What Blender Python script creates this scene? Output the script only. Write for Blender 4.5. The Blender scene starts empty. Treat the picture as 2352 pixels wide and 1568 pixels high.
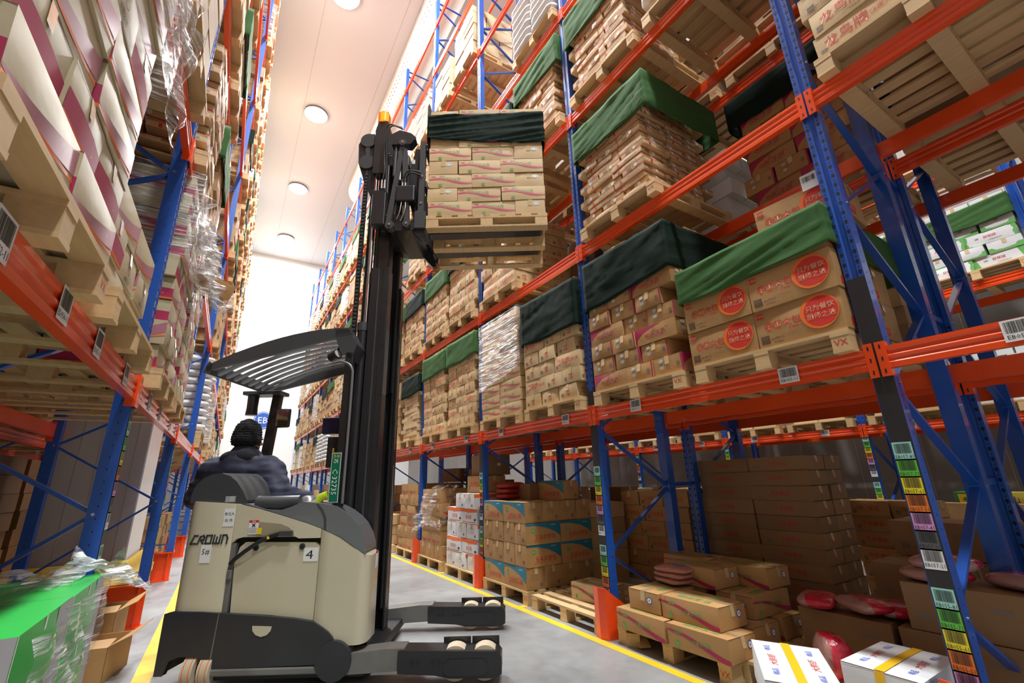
import bpy, bmesh, math, random
from mathutils import Vector, Matrix, noise
R_=random.Random(7)
C=bpy.context.scene.collection
sc=bpy.context.scene
# ---------------------------------------------------------------- camera
cam=bpy.data.cameras.new('camera'); camo=bpy.data.objects.new('camera',cam); C.objects.link(camo)
cam.sensor_width=36; cam.lens=36*1016.7/2352; cam.clip_start=.02; cam.clip_end=200
camo.matrix_world=Matrix(((0.85142668,-0.13375267,-0.50713197,0),(-0.52380373,-0.26571224,-0.80933717,0),(-0.02650017,0.95472888,-0.29629464,1.35),(0,0,0,1)))
sc.camera=camo
sc.view_settings.view_transform='Standard'; sc.view_settings.look='None'; sc.view_settings.gamma=1
sc.view_settings.use_curve_mapping=False
sc.view_settings.exposure=0.82
w=bpy.data.worlds.new('hall'); sc.world=w; w.use_nodes=True
w.node_tree.nodes['Background'].inputs[0].default_value=(1,.97,.93,1); w.node_tree.nodes['Background'].inputs[1].default_value=.02
# ---------------------------------------------------------------- ceiling lamps (real high-bay lamps over each aisle)
CEIL=15.6; WALLY=30.0
LAMP_P=620
def area(x,y,z,p,r=.45,col=(.97,.99,1.0)):
    l=bpy.data.lights.new('lamp_light','AREA'); l.shape='DISK'; l.size=r*2; l.energy=p; l.color=col
    o=bpy.data.objects.new('lamp_light',l); o.location=(x,y,z); C.objects.link(o); return o
LAMPS=[(1.1,y) for y in (27.05,21.55,16.1,10.75,5.3,0,-5.4)]+[(7.0,y) for y in (16.1,10.75,5.3)]+[(-5.0,y) for y in (21.5,14)]
for x,y in LAMPS:
    area(x,y,CEIL-.16,LAMP_P if 0<x<5 else LAMP_P*.5 if x>0 else LAMP_P*.15)
# a rack-height work light row low over each aisle is not there; only the lamps above light the hall
# ---------------------------------------------------------------- helpers
def tag(o,label=None,cat=None,group=None,kind=None):
    if label: o['label']=label
    if cat: o['category']=cat
    if group: o['group']=group
    if kind: o['kind']=kind
    return o
def thing(name,label,cat,loc=(0,0,0),rz=0,group=None):
    o=bpy.data.objects.new(name,None); o.empty_display_size=.1; C.objects.link(o)
    o.location=loc; o.rotation_euler=(0,0,rz); return tag(o,label,cat,group)
def linkm(name,me,parent=None,loc=None,rz=None):
    o=bpy.data.objects.new(name,me); C.objects.link(o)
    if parent: o.parent=parent
    if loc is not None: o.location=loc
    if rz is not None: o.rotation_euler=(0,0,rz)
    return o
class MB:
    def __init__(s): s.v=[];s.f=[];s.m=[];s.mats=[];s.sm=[]
    def mi(s,mat):
        if mat not in s.mats: s.mats.append(mat)
        return s.mats.index(mat)
    def add(s,vs,fs,mat,smooth=False):
        b=len(s.v); s.v+= [tuple(x) for x in vs]; i=s.mi(mat)
        for f in fs: s.f.append([b+k for k in f]); s.m.append(i); s.sm.append(smooth)
        return s
    def box(s,x0,x1,y0,y1,z0,z1,mat,M=None,skip=()):
        vs=[(x,y,z) for x in (x0,x1) for y in (y0,y1) for z in (z0,z1)]
        fs=[(0,1,3,2),(4,6,7,5),(0,4,5,1),(2,3,7,6),(0,2,6,4),(1,5,7,3)]
        if M is not None: vs=[M@Vector(p) for p in vs]
        return s.add(vs,fs,mat)
    def bar(s,p,q,w,h,mat,up=(0,0,1)):
        p=Vector(p);q=Vector(q);d=(q-p);L=d.length;d/=L
        u=Vector(up); a=d.cross(u)
        if a.length<1e-4: a=d.cross(Vector((0,1,0)))
        a.normalize(); b=a.cross(d)
        vs=[];
        for t in (p,q):
            for i,j in ((-1,-1),(1,-1),(1,1),(-1,1)): vs.append(t+a*(i*w/2)+b*(j*h/2))
        return s.add(vs,[(0,3,2,1),(4,5,6,7),(0,1,5,4),(1,2,6,5),(2,3,7,6),(3,0,4,7)],mat)
    def tube(s,pts,r,mat,n=8,cap=True):
        pts=[Vector(p) for p in pts]; rs=r if isinstance(r,(list,tuple)) else [r]*len(pts)
        prev=None; vs=[]
        for i,p in enumerate(pts):
            d=(pts[min(i+1,len(pts)-1)]-pts[max(i-1,0)]).normalized()
            a=prev if prev is not None else (Vector((0,0,1)) if abs(d.z)<.9 else Vector((1,0,0)))
            a=(a-d*a.dot(d)).normalized(); b=d.cross(a); prev=a
            for k in range(n):
                t=2*math.pi*k/n; vs.append(p+(a*math.cos(t)+b*math.sin(t))*rs[i])
        fs=[]
        for i in range(len(pts)-1):
            for k in range(n):
                k2=(k+1)%n; fs.append((i*n+k,i*n+k2,(i+1)*n+k2,(i+1)*n+k))
        s.add(vs,fs,mat,True)
        if cap:
            s.add(vs[:n][::-1],[tuple(range(n))],mat); s.add(vs[-n:],[tuple(range(n))],mat)
        return s
    def prism(s,poly,M,d,mat,smooth=False):
        """poly: 2D points (a,b) CCW seen from +c; M maps (a,b,c); extruded from c=0 to c=-d"""
        n=len(poly); vs=[M@Vector((a,b,0)) for a,b in poly]+[M@Vector((a,b,-d)) for a,b in poly]
        s.add(vs,[tuple(range(n)),tuple(range(2*n-1,n-1,-1))],mat)
        s.add(vs,[(k,k+n,(k+1)%n+n,(k+1)%n) for k in range(n)],mat,smooth)
        return s
    def mesh(s,name='mesh'):
        me=bpy.data.meshes.new(name); me.from_pydata(s.v,[],s.f)
        for m in s.mats: me.materials.append(m)
        me.polygons.foreach_set('material_index',s.m); me.polygons.foreach_set('use_smooth',s.sm); me.update(); return me
    def build(s,name,parent=None,loc=None,rz=None): return linkm(name,s.mesh(name),parent,loc,rz)
def bevel(o,wd=.01,seg=2,ang=35):
    m=o.modifiers.new('bevel','BEVEL'); m.width=wd; m.segments=seg; m.limit_method='ANGLE'; m.angle_limit=math.radians(ang); return o
# ---------------------------------------------------------------- materials
MATS={}
def mat(name,col,rough=.5,metal=0,var=0,noise_s=0,noise_a=0,bump=0,bump_s=40,emit=None,spec=.5,island=0,coat=0,stretch=None):
    if name in MATS: return MATS[name]
    m=bpy.data.materials.new(name); m.use_nodes=True; nt=m.node_tree; b=nt.nodes['Principled BSDF']
    b.inputs['Roughness'].default_value=rough; b.inputs['Metallic'].default_value=metal; b.inputs['Specular IOR Level'].default_value=spec
    b.inputs['Coat Weight'].default_value=coat
    c=(*col,1); b.inputs['Base Color'].default_value=c; L=nt.links
    tc=None
    def coords():
        nonlocal tc
        if tc is None:
            tc=nt.nodes.new('ShaderNodeTexCoord')
            if stretch:
                mp=nt.nodes.new('ShaderNodeMapping'); mp.inputs['Scale'].default_value=stretch; L.new(tc.outputs['Object'],mp.inputs[0]); tc=mp; return mp.outputs[0]
            return tc.outputs['Object']
        return tc.outputs[0] if stretch else tc.outputs['Object']
    out=None
    if var or island or noise_a:
        h=nt.nodes.new('ShaderNodeHueSaturation'); h.inputs['Color'].default_value=c
        val=None
        def addv(src,amp):
            nonlocal val
            mr=nt.nodes.new('ShaderNodeMapRange'); L.new(src,mr.inputs[0]); mr.inputs[3].default_value=1-amp; mr.inputs[4].default_value=1+amp
            if val is None: val=mr.outputs[0]
            else:
                mu=nt.nodes.new('ShaderNodeMath'); mu.operation='MULTIPLY'; L.new(val,mu.inputs[0]); L.new(mr.outputs[0],mu.inputs[1]); val=mu.outputs[0]
        if var: oi=nt.nodes.new('ShaderNodeObjectInfo'); addv(oi.outputs['Random'],var)
        if island: g=nt.nodes.new('ShaderNodeNewGeometry'); addv(g.outputs['Random Per Island'],island)
        if noise_a:
            n=nt.nodes.new('ShaderNodeTexNoise'); n.inputs['Scale'].default_value=noise_s; n.inputs['Detail'].default_value=4; L.new(coords(),n.inputs['Vector']); addv(n.outputs[0],noise_a)
        L.new(val,h.inputs['Value']); L.new(h.outputs[0],b.inputs['Base Color'])
    if bump:
        n=nt.nodes.new('ShaderNodeTexNoise'); n.inputs['Scale'].default_value=bump_s; n.inputs['Detail'].default_value=3; L.new(coords(),n.inputs['Vector'])
        bp=nt.nodes.new('ShaderNodeBump'); bp.inputs['Strength'].default_value=bump; bp.inputs['Distance'].default_value=.02; L.new(n.outputs[0],bp.inputs['Height']); L.new(bp.outputs[0],b.inputs['Normal'])
    if emit: b.inputs['Emission Color'].default_value=(*emit[0],1); b.inputs['Emission Strength'].default_value=emit[1]
    MATS[name]=m; return m
BLUE=mat('blue_enamel',(.012,.085,.42),.32,noise_s=3,noise_a=.12,coat=.3)
ORANGE=mat('orange_enamel',(.86,.075,.008),.3,noise_s=3,noise_a=.1,coat=.3)
ORANGE_F=mat('orange_enamel_faded',(.5,.07,.025),.3,noise_s=3,noise_a=.15,coat=.4)
HOLE=mat('slot_dark',(.004,.006,.015),.8)
STEEL=mat('zinc_steel',(.6,.6,.6),.3,1)
WOOD=mat('pallet_pine',(.60,.41,.20),.65,var=.1,noise_s=5,noise_a=.22,stretch=(1,6,6),island=.12)
WOODF=mat('pallet_pine_far',(.60,.40,.19),.7,island=.15)
CARD=mat('cardboard',(.47,.265,.10),.62,var=.1,noise_s=4,noise_a=.1,bump=.05,bump_s=30)
CARDL=mat('cardboard_light',(.62,.445,.23),.6,var=.07,noise_s=4,noise_a=.08,bump=.05,bump_s=30)
CARDP=mat('cardboard_pale',(.52,.445,.28),.5,var=.06,noise_s=2.5,noise_a=.14,bump=.12,bump_s=9)
CARDF=mat('cardboard_far',(.47,.30,.145),.65,island=.22)
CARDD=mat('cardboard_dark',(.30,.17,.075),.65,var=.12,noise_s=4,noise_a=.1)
WHITEB=mat('white_board',(.74,.75,.76),.5,var=.05,noise_s=3,noise_a=.05)
EDGE=mat('carton_shadow_gap',(.16,.09,.04),.8)
TAPE=mat('clear_tape',(.62,.46,.25),.12,coat=.5)
YTAPE=mat('yellow_tape',(.86,.50,.02),.3)
RED=mat('red_print',(.62,.03,.02),.5); MAGF=mat('faded_magenta_print',(.40,.15,.20),.45,noise_s=5,noise_a=.3); MAG=mat('magenta_print',(.42,.02,.09),.5,noise_s=9,noise_a=.15); PINK=mat('pink_print',(.60,.11,.17),.5)
GRN=mat('green_print',(.13,.42,.10),.5); GRNL=mat('pale_green_print',(.24,.42,.17),.5); ORP=mat('orange_print',(.85,.16,.02),.5); TEAL=mat('teal_print',(.02,.19,.28),.5)
BLK=mat('black_print',(.02,.02,.02),.5); BLUP=mat('blue_print',(.03,.07,.55),.5); GREYP=mat('grey_print',(.22,.17,.12),.6)
PAPER=mat('white_paper',(.82,.83,.82),.5); YEL=mat('yellow_card',(.85,.62,.02),.4)
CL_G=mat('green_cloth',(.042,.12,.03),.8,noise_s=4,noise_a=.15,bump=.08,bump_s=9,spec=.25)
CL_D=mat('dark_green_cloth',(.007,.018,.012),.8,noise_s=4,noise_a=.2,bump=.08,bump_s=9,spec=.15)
SACK=mat('white_sack',(.72,.73,.74),.35,noise_s=5,noise_a=.12,bump=.5,bump_s=14)
REDBAG=mat('red_bag',(.62,.02,.05),.2,noise_s=8,noise_a=.3,bump=.5,bump_s=20,coat=.6)
def redbag():
    nt=REDBAG.node_tree; b=nt.nodes['Principled BSDF']; L=nt.links; tc=nt.nodes.new('ShaderNodeTexCoord'); n=nt.nodes.new('ShaderNodeTexNoise'); n.inputs['Scale'].default_value=5; L.new(tc.outputs['Object'],n.inputs['Vector'])
    sp=nt.nodes.new('ShaderNodeSeparateXYZ'); L.new(tc.outputs['Object'],sp.inputs[0]); m=nt.nodes.new('ShaderNodeMath'); m.operation='MULTIPLY_ADD'; L.new(n.outputs[0],m.inputs[0]); m.inputs[1].default_value=.12; L.new(sp.outputs[1],m.inputs[2])
    cr=nt.nodes.new('ShaderNodeValToRGB'); cr.color_ramp.elements[0].position=.10; cr.color_ramp.elements[0].color=(.60,.012,.04,1); cr.color_ramp.elements[1].position=.115; cr.color_ramp.elements[1].color=(.42,.22,.19,1); L.new(m.outputs[0],cr.inputs[0]); L.new(cr.outputs[0],b.inputs['Base Color'])
redbag()
MEAT=mat('meat_pack',(.48,.20,.15),.25,noise_s=14,noise_a=.35,bump=.4,bump_s=25,coat=.6)
def film_mat():
    m=bpy.data.materials.new('stretch_film'); m.use_nodes=True; nt=m.node_tree; L=nt.links; b=nt.nodes['Principled BSDF']
    b.inputs['Base Color'].default_value=(.86,.87,.88,1); b.inputs['Roughness'].default_value=.22; b.inputs['Specular IOR Level'].default_value=1; b.inputs['Coat Weight'].default_value=1
    tc=nt.nodes.new('ShaderNodeTexCoord'); mp=nt.nodes.new('ShaderNodeMapping'); mp.inputs['Rotation'].default_value=(.5,.35,0); mp.inputs['Scale'].default_value=(2,2,24); L.new(tc.outputs['Object'],mp.inputs[0])
    n=nt.nodes.new('ShaderNodeTexNoise'); n.inputs['Scale'].default_value=2.2; n.inputs['Detail'].default_value=4; L.new(mp.outputs[0],n.inputs['Vector'])
    r=nt.nodes.new('ShaderNodeMapRange'); r.inputs[1].default_value=.45; r.inputs[2].default_value=.72; r.inputs[3].default_value=.10; r.inputs[4].default_value=.95; L.new(n.outputs[0],r.inputs[0]); L.new(r.outputs[0],b.inputs['Alpha'])  # opaque white streaks stand in for highlights on the film creases
    bp=nt.nodes.new('ShaderNodeBump'); bp.inputs['Strength'].default_value=1; bp.inputs['Distance'].default_value=.06; L.new(n.outputs[0],bp.inputs['Height']); L.new(bp.outputs[0],b.inputs['Normal']); return m
FILM=film_mat()
TBODY=mat('truck_beige',(.60,.555,.40),.35,noise_s=2,noise_a=.05,coat=.25)
TGREY=mat('truck_grey',(.055,.058,.062),.42,noise_s=6,noise_a=.12); TSILV=mat('truck_silver_grey',(.20,.21,.225),.3,.3,coat=.3)
TBLACK=mat('truck_black',(.018,.018,.02),.38,noise_s=5,noise_a=.25,coat=.15); TSKIRT=mat('truck_skirt',(.03,.032,.036),.5,noise_s=4,noise_a=.3,bump=.15,bump_s=12)
TFRAME=mat('truck_frame_dirty',(.17,.165,.15),.5,noise_s=5,noise_a=.4); CHROME=mat('chrome_rod',(.85,.85,.85),.08,1); RUB=mat('rubber',(.012,.012,.013),.55)
PU=mat('cream_wheel',(.62,.53,.38),.45); AMBER=mat('amber_glow',(.9,.30,.01),.2,emit=((1,.3,.02),.6))
# ---------------------------------------------------------------- text as flat polygons
_T={}
def text2d(s,size=1.0,vertical=False):
    key=(s,)
    if key not in _T:
        cu=bpy.data.curves.new('t','FONT'); cu.body=s; cu.size=1; cu.resolution_u=1; cu.align_x='CENTER'; cu.align_y='CENTER'
        o=bpy.data.objects.new('t',cu); C.objects.link(o); dg=bpy.context.evaluated_depsgraph_get(); me=bpy.data.meshes.new_from_object(o.evaluated_get(dg))
        vs=[(v.co.x,v.co.y) for v in me.vertices]; fs=[tuple(p.vertices) for p in me.polygons]
        bpy.data.objects.remove(o); bpy.data.curves.remove(cu); bpy.data.meshes.remove(me)
        if vs:
            cx=(min(v[0] for v in vs)+max(v[0] for v in vs))/2; cy=(min(v[1] for v in vs)+max(v[1] for v in vs))/2
            vs=[(a-cx,b-cy) for a,b in vs]
        _T[key]=(vs,fs)
    vs,fs=_T[key]; return [(a*size,b*size) for a,b in vs],fs
def T(s,size,cx,cy,m,sx=1,rot=0):
    vs,fs=text2d(s,size); c,n=math.cos(rot),math.sin(rot)
    return (m,[(cx+(a*sx)*c-b*n,cy+(a*sx)*n+b*c) for a,b in vs],fs)
def Tf(s,size,cx,cy,m,mw):
    vs,fs=text2d(s,size); w_=max(v[0] for v in vs)*2; return T(s,size,cx,cy,m,min(1,mw/w_))
def Rr(x0,x1,y0,y1,m,nx=1): 
    vs=[];fs=[]
    for i in range(nx+1): x=x0+(x1-x0)*i/nx; vs+=[(x,y0),(x,y1)]
    for i in range(nx): fs.append((2*i,2*i+2,2*i+3,2*i+1))
    return (m,vs,fs)
def Cc(cx,cy,r,m,n=20,ry=None): ry=ry or r; return (m,[(cx+r*math.cos(2*math.pi*k/n),cy+ry*math.sin(2*math.pi*k/n)) for k in range(n)],[tuple(range(n))])
def Rng(cx,cy,r,t,m,n=20,ry=None):
    ry=ry or r; vs=[];
    for k in range(n):
        a=2*math.pi*k/n; vs+=[(cx+r*math.cos(a),cy+ry*math.sin(a)),(cx+(r-t)*math.cos(a),cy+(ry-t)*math.sin(a))]
    return (m,vs,[(2*k,(2*k+2)%(2*n),(2*k+3)%(2*n),2*k+1) for k in range(n)])
def Wave(x0,x1,f,t,m,n=12):
    vs=[];
    for i in range(n+1):
        x=x0+(x1-x0)*i/n; y=f(i/n); h=t(i/n) if callable(t) else t; vs+=[(x,y-h),(x,y+h)]
    return (m,vs,[(2*i,2*i+2,2*i+3,2*i+1) for i in range(n)])
def Bars(x0,x1,y0,y1,m,n=22,seed=1):
    r=random.Random(seed); vs=[];fs=[]; x=x0; st=(x1-x0)/n
    for i in range(n):
        wv=st*(.3+.5*r.random()); b=len(vs); vs+=[(x,y0),(x+wv,y0),(x+wv,y1),(x,y1)]; fs.append((b,b+1,b+2,b+3)); x+=st
    return (m,vs,fs)
# ---------------------------------------------------------------- cartons
def face_map(face,L,W,H):
    """-> (half a, half b, function (a,b,off)->xyz); a to the right and b up as seen from outside"""
    if face=='F': return L/2,H/2,lambda a,b,o:(a,-W/2-o,H/2+b)
    if face=='B': return L/2,H/2,lambda a,b,o:(-a,W/2+o,H/2+b)
    if face=='R': return W/2,H/2,lambda a,b,o:(L/2+o,a,H/2+b)
    if face=='L': return W/2,H/2,lambda a,b,o:(-L/2-o,-a,H/2+b)
    if face=='T': return L/2,W/2,lambda a,b,o:(a,b,H+o)
    return L/2,W/2,lambda a,b,o:(a,-b,-o)
def carton_mesh(L,W,H,m,deco=None,bul=.006,seed=0,tape=TAPE,seam=EDGE):
    r=random.Random(seed); mb=MB(); n=4
    cor={}
    def jit(x,y,z):
        k=(x>0,y>0,z>H/2)
        if k not in cor: cor[k]=(r.uniform(-.004,.004),r.uniform(-.004,.004),r.uniform(-.003,.003) if k[2] else 0)
        return cor[k]
    def P(fm,ha,hb,a,b,o,bu):
        bb=bu*math.cos(math.pi/2*min(1,abs(a/ha)))*math.cos(math.pi/2*min(1,abs(b/hb)))
        x,y,z=fm(a,b,o+bb); tx,ty,tz=x/L+.5,y/W+.5,z/H
        tx,ty,tz=[min(1,max(0,t)) for t in (tx,ty,tz)]; dx=dy=dz=0
        for i in (0,1):
            for j in (0,1):
                for k in (0,1):
                    w_=(tx if i else 1-tx)*(ty if j else 1-ty)*(tz if k else 1-tz); q=jit(i-.5,j-.5,H*k)
                    dx+=w_*q[0];dy+=w_*q[1];dz+=w_*q[2]
        return (x+dx,y+dy,z+dz)
    for face in 'FBRLTD':
        ha,hb,fm=face_map(face,L,W,H); bu={'T':.004,'D':0}.get(face,bul*r.uniform(.4,1.6)); 
        vs=[P(fm,ha,hb,-ha+2*ha*i/n,-hb+2*hb*j/n,0,bu) for i in range(n+1) for j in range(n+1)]
        fs=[(i*(n+1)+j,(i+1)*(n+1)+j,(i+1)*(n+1)+j+1,i*(n+1)+j+1) for i in range(n) for j in range(n)]
        if face=='D': vs=[P(fm,ha,hb,a,b,0,0) for a,b in ((-ha,-hb),(ha,-hb),(ha,hb),(-ha,hb))]; fs=[(0,1,2,3)]
        mb.add(vs,fs,m,face!='D')
        items=list((deco or {}).get(face,[]))
        if face=='T':
            if seam: items=[Rr(-ha,ha,-.0015,.0015,seam,4)]+items
            if tape: items=items+[Rr(-ha,ha,-.024,.024,tape,4)] if tape is YTAPE else [Rr(-ha,-ha+.12,-.022,.022,tape),Rr(ha-.12,ha,-.022,.022,tape)]+items
        if face in 'RL':
            if seam: items=[Rr(-ha,ha,hb-.004,hb-.0005,seam,2),Rr(-ha*.98,-ha*.9,-hb,hb,seam) if False else Rr(-ha,ha,-hb,-hb+.003,seam,2)]+items
            if tape: items=items+[Rr(-.022,.022,hb-.07,hb,tape,1)]
        for k,(mm,vs,fs) in enumerate(items):
            mb.add([P(fm,ha,hb,max(-ha,min(ha,a)),max(-hb,min(hb,b)),.0012+.0004*k,bu) for a,b in vs],fs,mm,True)
    return mb.mesh('carton')
SMALLP=[Rr(-.12+.03*i,-.1+.03*i+.006,-.03-.012*j,-.026-.012*j,GREYP) for i in range(2) for j in range(3)]
def seal(cx,cy,r=.022): return [Cc(cx,cy,r*1.4,PAPER,16,r),Rng(cx,cy,r*1.1,.004,TEAL,14,r*.7)]
def d_pink(L,W,H):   # pale carton, pink wave, green print
    f=[Wave(-L/2,L/2,lambda t:H*(.12-.26*t+.1*math.sin(t*6)),lambda t:H*(.03+.05*abs(math.sin(2.6*t+.3))),PINK),Tf('单冻大胸',H*.3,0.02,H*.13,GRNL,L*.36),T('益客',H*.18,-L*.2,H*.36,GRNL),T('~',H*.5,-L*.4,H*.33,MAG),Rr(-L*.28,-L*.2,-H*.42,-H*.24,GRNL)]
    return {'F':f,'B':f,'R':seal(W*.2,H*.2),'L':seal(W*.2,H*.2)}
def d_fzy(L,W,H):    # magenta corner
    cor=(MAG,[(-L/2,-H*.5),(-L*.46,-H*.1),(-L*.3,H*.2),(-L*.05,H*.38),(L*.2,H*.44),(L*.2,H*.5),(-L/2,H/2)],[(0,1,2,3,4,5,6)][:1])
    f=[(MAG,[(-L/2,-H*.5),(-L*.46,-H*.1),(-L*.3,H*.2),(-L*.05,H*.38),(L*.2,H*.47),(-L/2,H*.5)],[(0,1,5),(1,2,5),(2,3,5),(3,4,5)]),
       T('风泽源',H*.36,L*.06,-H*.06,MAG),T('∞',H*.5,-L*.2,-H*.05,RED),T('FENG ZE YUAN FOODS',H*.1,-L*.0,-H*.25,MAG),Rng(-L*.02,H*.2,.018,.004,MAG),T('*',H*.2,-L*.02,H*.18,MAG),T('精心',H*.14,L*.3,H*.1,MAG)]
    e=[Rr(W*.45,W*.5,-H*.5,H*.5,MAG),Rr(W*.3,W*.4,-H*.15,H*.05,GREYP)]+seal(-W*.22,H*.25,.016)+seal(-W*.2,-H*.1,.016)+[T('净含量 10kg',H*.08,-W*.2,H*.2,GREYP),T('生产日期 见侧面',H*.07,-W*.18,0,GREYP)]
    return {'F':f,'B':[T('净含量 10kg',H*.12,0,H*.2,MAG),Rr(L*.2,L*.3,-H*.3,-H*.1,GREYP)],'R':e,'L':e}
def d_bao(L,W,H):    # handmade bun carton with red circle
    f=[Tf('手工大包',.062,-.088,H*.02,RED,.235),Rng(-.177,H*.02,.031,.003,RED),Rng(-.117,H*.02,.031,.003,RED),T('鲜肉包',H*.08,-.02,-H*.15,RED),Cc(L*.26,H*.05,H*.42,ORP,28),Cc(L*.275,H*.05,H*.36,RED,28),
       T('只为餐饮',H*.155,L*.275,H*.15,CARDL),T('厨师之选',H*.155,L*.275,-H*.05,CARDL),Rr(-L*.47,-L*.38,H*.28,H*.42,RED),T('不倒翁',H*.08,-L*.425,H*.35,CARDL),Bars(-L*.46,-L*.35,-H*.42,-H*.2,BLK,20),T('600克×12',H*.08,-L*.25,-H*.32,BLK),T('冷冻保存',H*.06,-L*.25,-H*.42,BLK)]
    e=[T('品 名:',H*.1,-W*.2,H*.3,BLK),T('生产日期:',H*.09,-W*.15,H*.15,BLK),T('规 格:',H*.09,-W*.2,0,BLK),Rr(-W*.35,W*.0,-H*.4,-H*.2,RED),T('400-8',H*.13,-W*.17,-H*.3,CARDL)]
    return {'F':f,'B':f,'R':e,'L':e}
def d_corn(L,W,H):   # blue wedge, green ring, red words
    f=[(TEAL,[(-L/2,H*.5),(-L/2,H*.4),(-L*.2,H*.38),(L*.1,H*.25),(L*.35,H*.02),(L/2,-H*.2),(L/2,H*.5)],[(0,1,2,6),(2,3,6),(3,4,6),(4,5,6)]),Tf('玉米片虾排',H*.30,0.02,-H*.17,RED,L*.62),Rng(-L*.3,H*.16,H*.13,.008,GRN,18),Wave(-L*.36,-L*.24,lambda t:H*.12,H*.04,GRN,4),T('净含量：10千克',H*.06,-L*.2,-H*.37,RED),T('请冷冻保存',H*.06,L*.28,H*.38,PAPER)]
    e=[T('玉米片虾排',H*.06,-W*.1,H*.3,GREYP)]+[Rr(-W*.3,W*.1,H*(.18-.08*i),H*(.195-.08*i),GREYP) for i in range(4)]+[Rr(W*.2,W*.33,-H*.35,-H*.2,GREYP)]
    return {'F':f,'B':f,'R':e,'L':e}
def d_bird(L,W,H):   # brown carton with red brush name
    f=[Tf('龙鸟牌',H*.52,-L*.14,H*.02,RED,L*.5),Tf('去皮大胸',H*.24,L*.28,H*.02,RED,L*.3),Rr(-L*.45,-L*.38,-H*.36,-H*.14,GREYP),T('安徽食品有限公司',H*.08,L*.05,-H*.36,GREYP)]
    e=[T('鸟',H*.42,0,H*.12,RED),T('大胸',H*.2,0,-H*.2,RED),Rr(-W*.36,-W*.22,-H*.3,-H*.1,GREYP)]
    return {'F':f,'B':f,'R':e,'L':e}
def d_flat(L,W,H):
    ln=[Rr(-9,9,H*.36,H*.46,RED,1),Rr(-9,9,-H*.5,-H*.42,RED,1),Rr(-9,9,H*.25,H*.3,GRN,1)]
    def cl(ha): return [(m,[(max(-ha,min(ha,a)),b) for a,b in vs],fs) for m,vs,fs in ln]
    f=cl(L/2)+[T('食品有限公司',H*.4,L*.15,-H*.05,GREYP),Rr(-L*.3,-L*.24,-H*.3,H*.2,RED)]
    e=cl(W/2)+[Cc(W*.1,0,H*.3,PAPER,12),Rr(-W*.3,-W*.1,-H*.2,H*.2,GREYP)]
    return {'F':f,'B':f,'R':e,'L':e}
def d_mag(L,W,H):    # left-rack carton: magenta and orange swoosh
    f=[Wave(-L/2,L/2,lambda t:H*(-.35+.55*t*t),lambda t:H*(.03+.2*t),MAGF,14),Wave(-L/2,L/2,lambda t:H*(-.44+.3*t*t),lambda t:H*.03,ORP,14)]
    e=[Rr(-W/2,W/2,-H*.42,-H*.02,MAG,3),Rr(-W/2,W/2,-H*.5,-H*.42,ORP,3)]
    e2=[Rng(0,-H*.05,H*.14,.004,GREYP),T('有限公司',H*.14,0,-H*.35,BLK),Rng(-W*.12,H*.3,.02,.003,GREYP,10),T('7 22-02',H*.08,W*.1,-H*.2,GREYP)]
    return {'F':f,'B':e2[:0],'R':e2,'L':e}
def d_wo(L,W,H):     # white carton, orange band
    f=[Wave(-L/2,L/2,lambda t:H*(.36+.02*math.sin(8*t)),H*.12,ORP,10),T('龙虾球',H*.3,0,-H*.08,RED),Rr(-L*.4,L*.4,-H*.44,-H*.38,ORP),T('W',H*.2,0,H*.2,RED),Rr(L*.34,L*.44,-H*.3,-H*.16,BLK)]
    e=[Rr(-W*.35,W*.2,H*(.2-.1*i),H*(.215-.1*i),GREYP) for i in range(4)]+[Rr(W*.25,W*.33,-H*.35,-H*.2,BLK)]
    return {'F':f,'B':f,'R':e,'L':e}
def d_green(L,W,H):  # white carton with green ends
    f=[(GRN,[(-L/2,-H/2),(-L*.36,-H/2),(-L*.44,H/2),(-L/2,H/2)],[(0,1,2,3)]),(GRN,[(L/2,-H/2),(L*.44,-H/2),(L*.36,H/2),(L/2,H/2)],[(0,3,2,1)]),T('琵琶腿',H*.26,0,H*.05,RED),T('W',H*.26,-L*.25,H*.05,BLK),T('山东食品有限公司',H*.1,0.04,-H*.28,BLK)]
    return {'F':f,'B':f,'T':[T('LL',H*.3,.1,0,BLK)],'R':[Rr(-9*0-W/2,W/2,-H*.5,-H*.1,GRN)],'L':[Rr(-W/2,W/2,-H*.5,-H*.1,GRN)]}
def d_life(L,W,H):   # long chicken-leg carton
    f=[Wave(-L/2,L/2,lambda t:H*(.25-.6*t+.1*math.sin(t*5)),lambda t:H*(.03+.09*t),MAG),T('70-80克琵琶腿',H*.2,.02,.0,GRN),T('益客',H*.2,-L*.3,H*.26,GRN),Rr(-L*.36,-L*.3,-H*.4,-H*.15,GRN),T('√',H*.2,-L*.42,H*.36,RED)]
    e=[Rng(W*.22,H*.1,.026,.005,BLUP,18),Cc(W*.22,H*.1,.02,PAPER,16),Cc(W*.22,H*.1,.006,TEAL,8)]
    return {'F':f,'B':f,'T':[T('健康生活',W*.24,0,-W*.24,GRN),T('健康生活',W*.24,0,W*.24,GRN,1,math.pi)],'L':e,'R':e}
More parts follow.
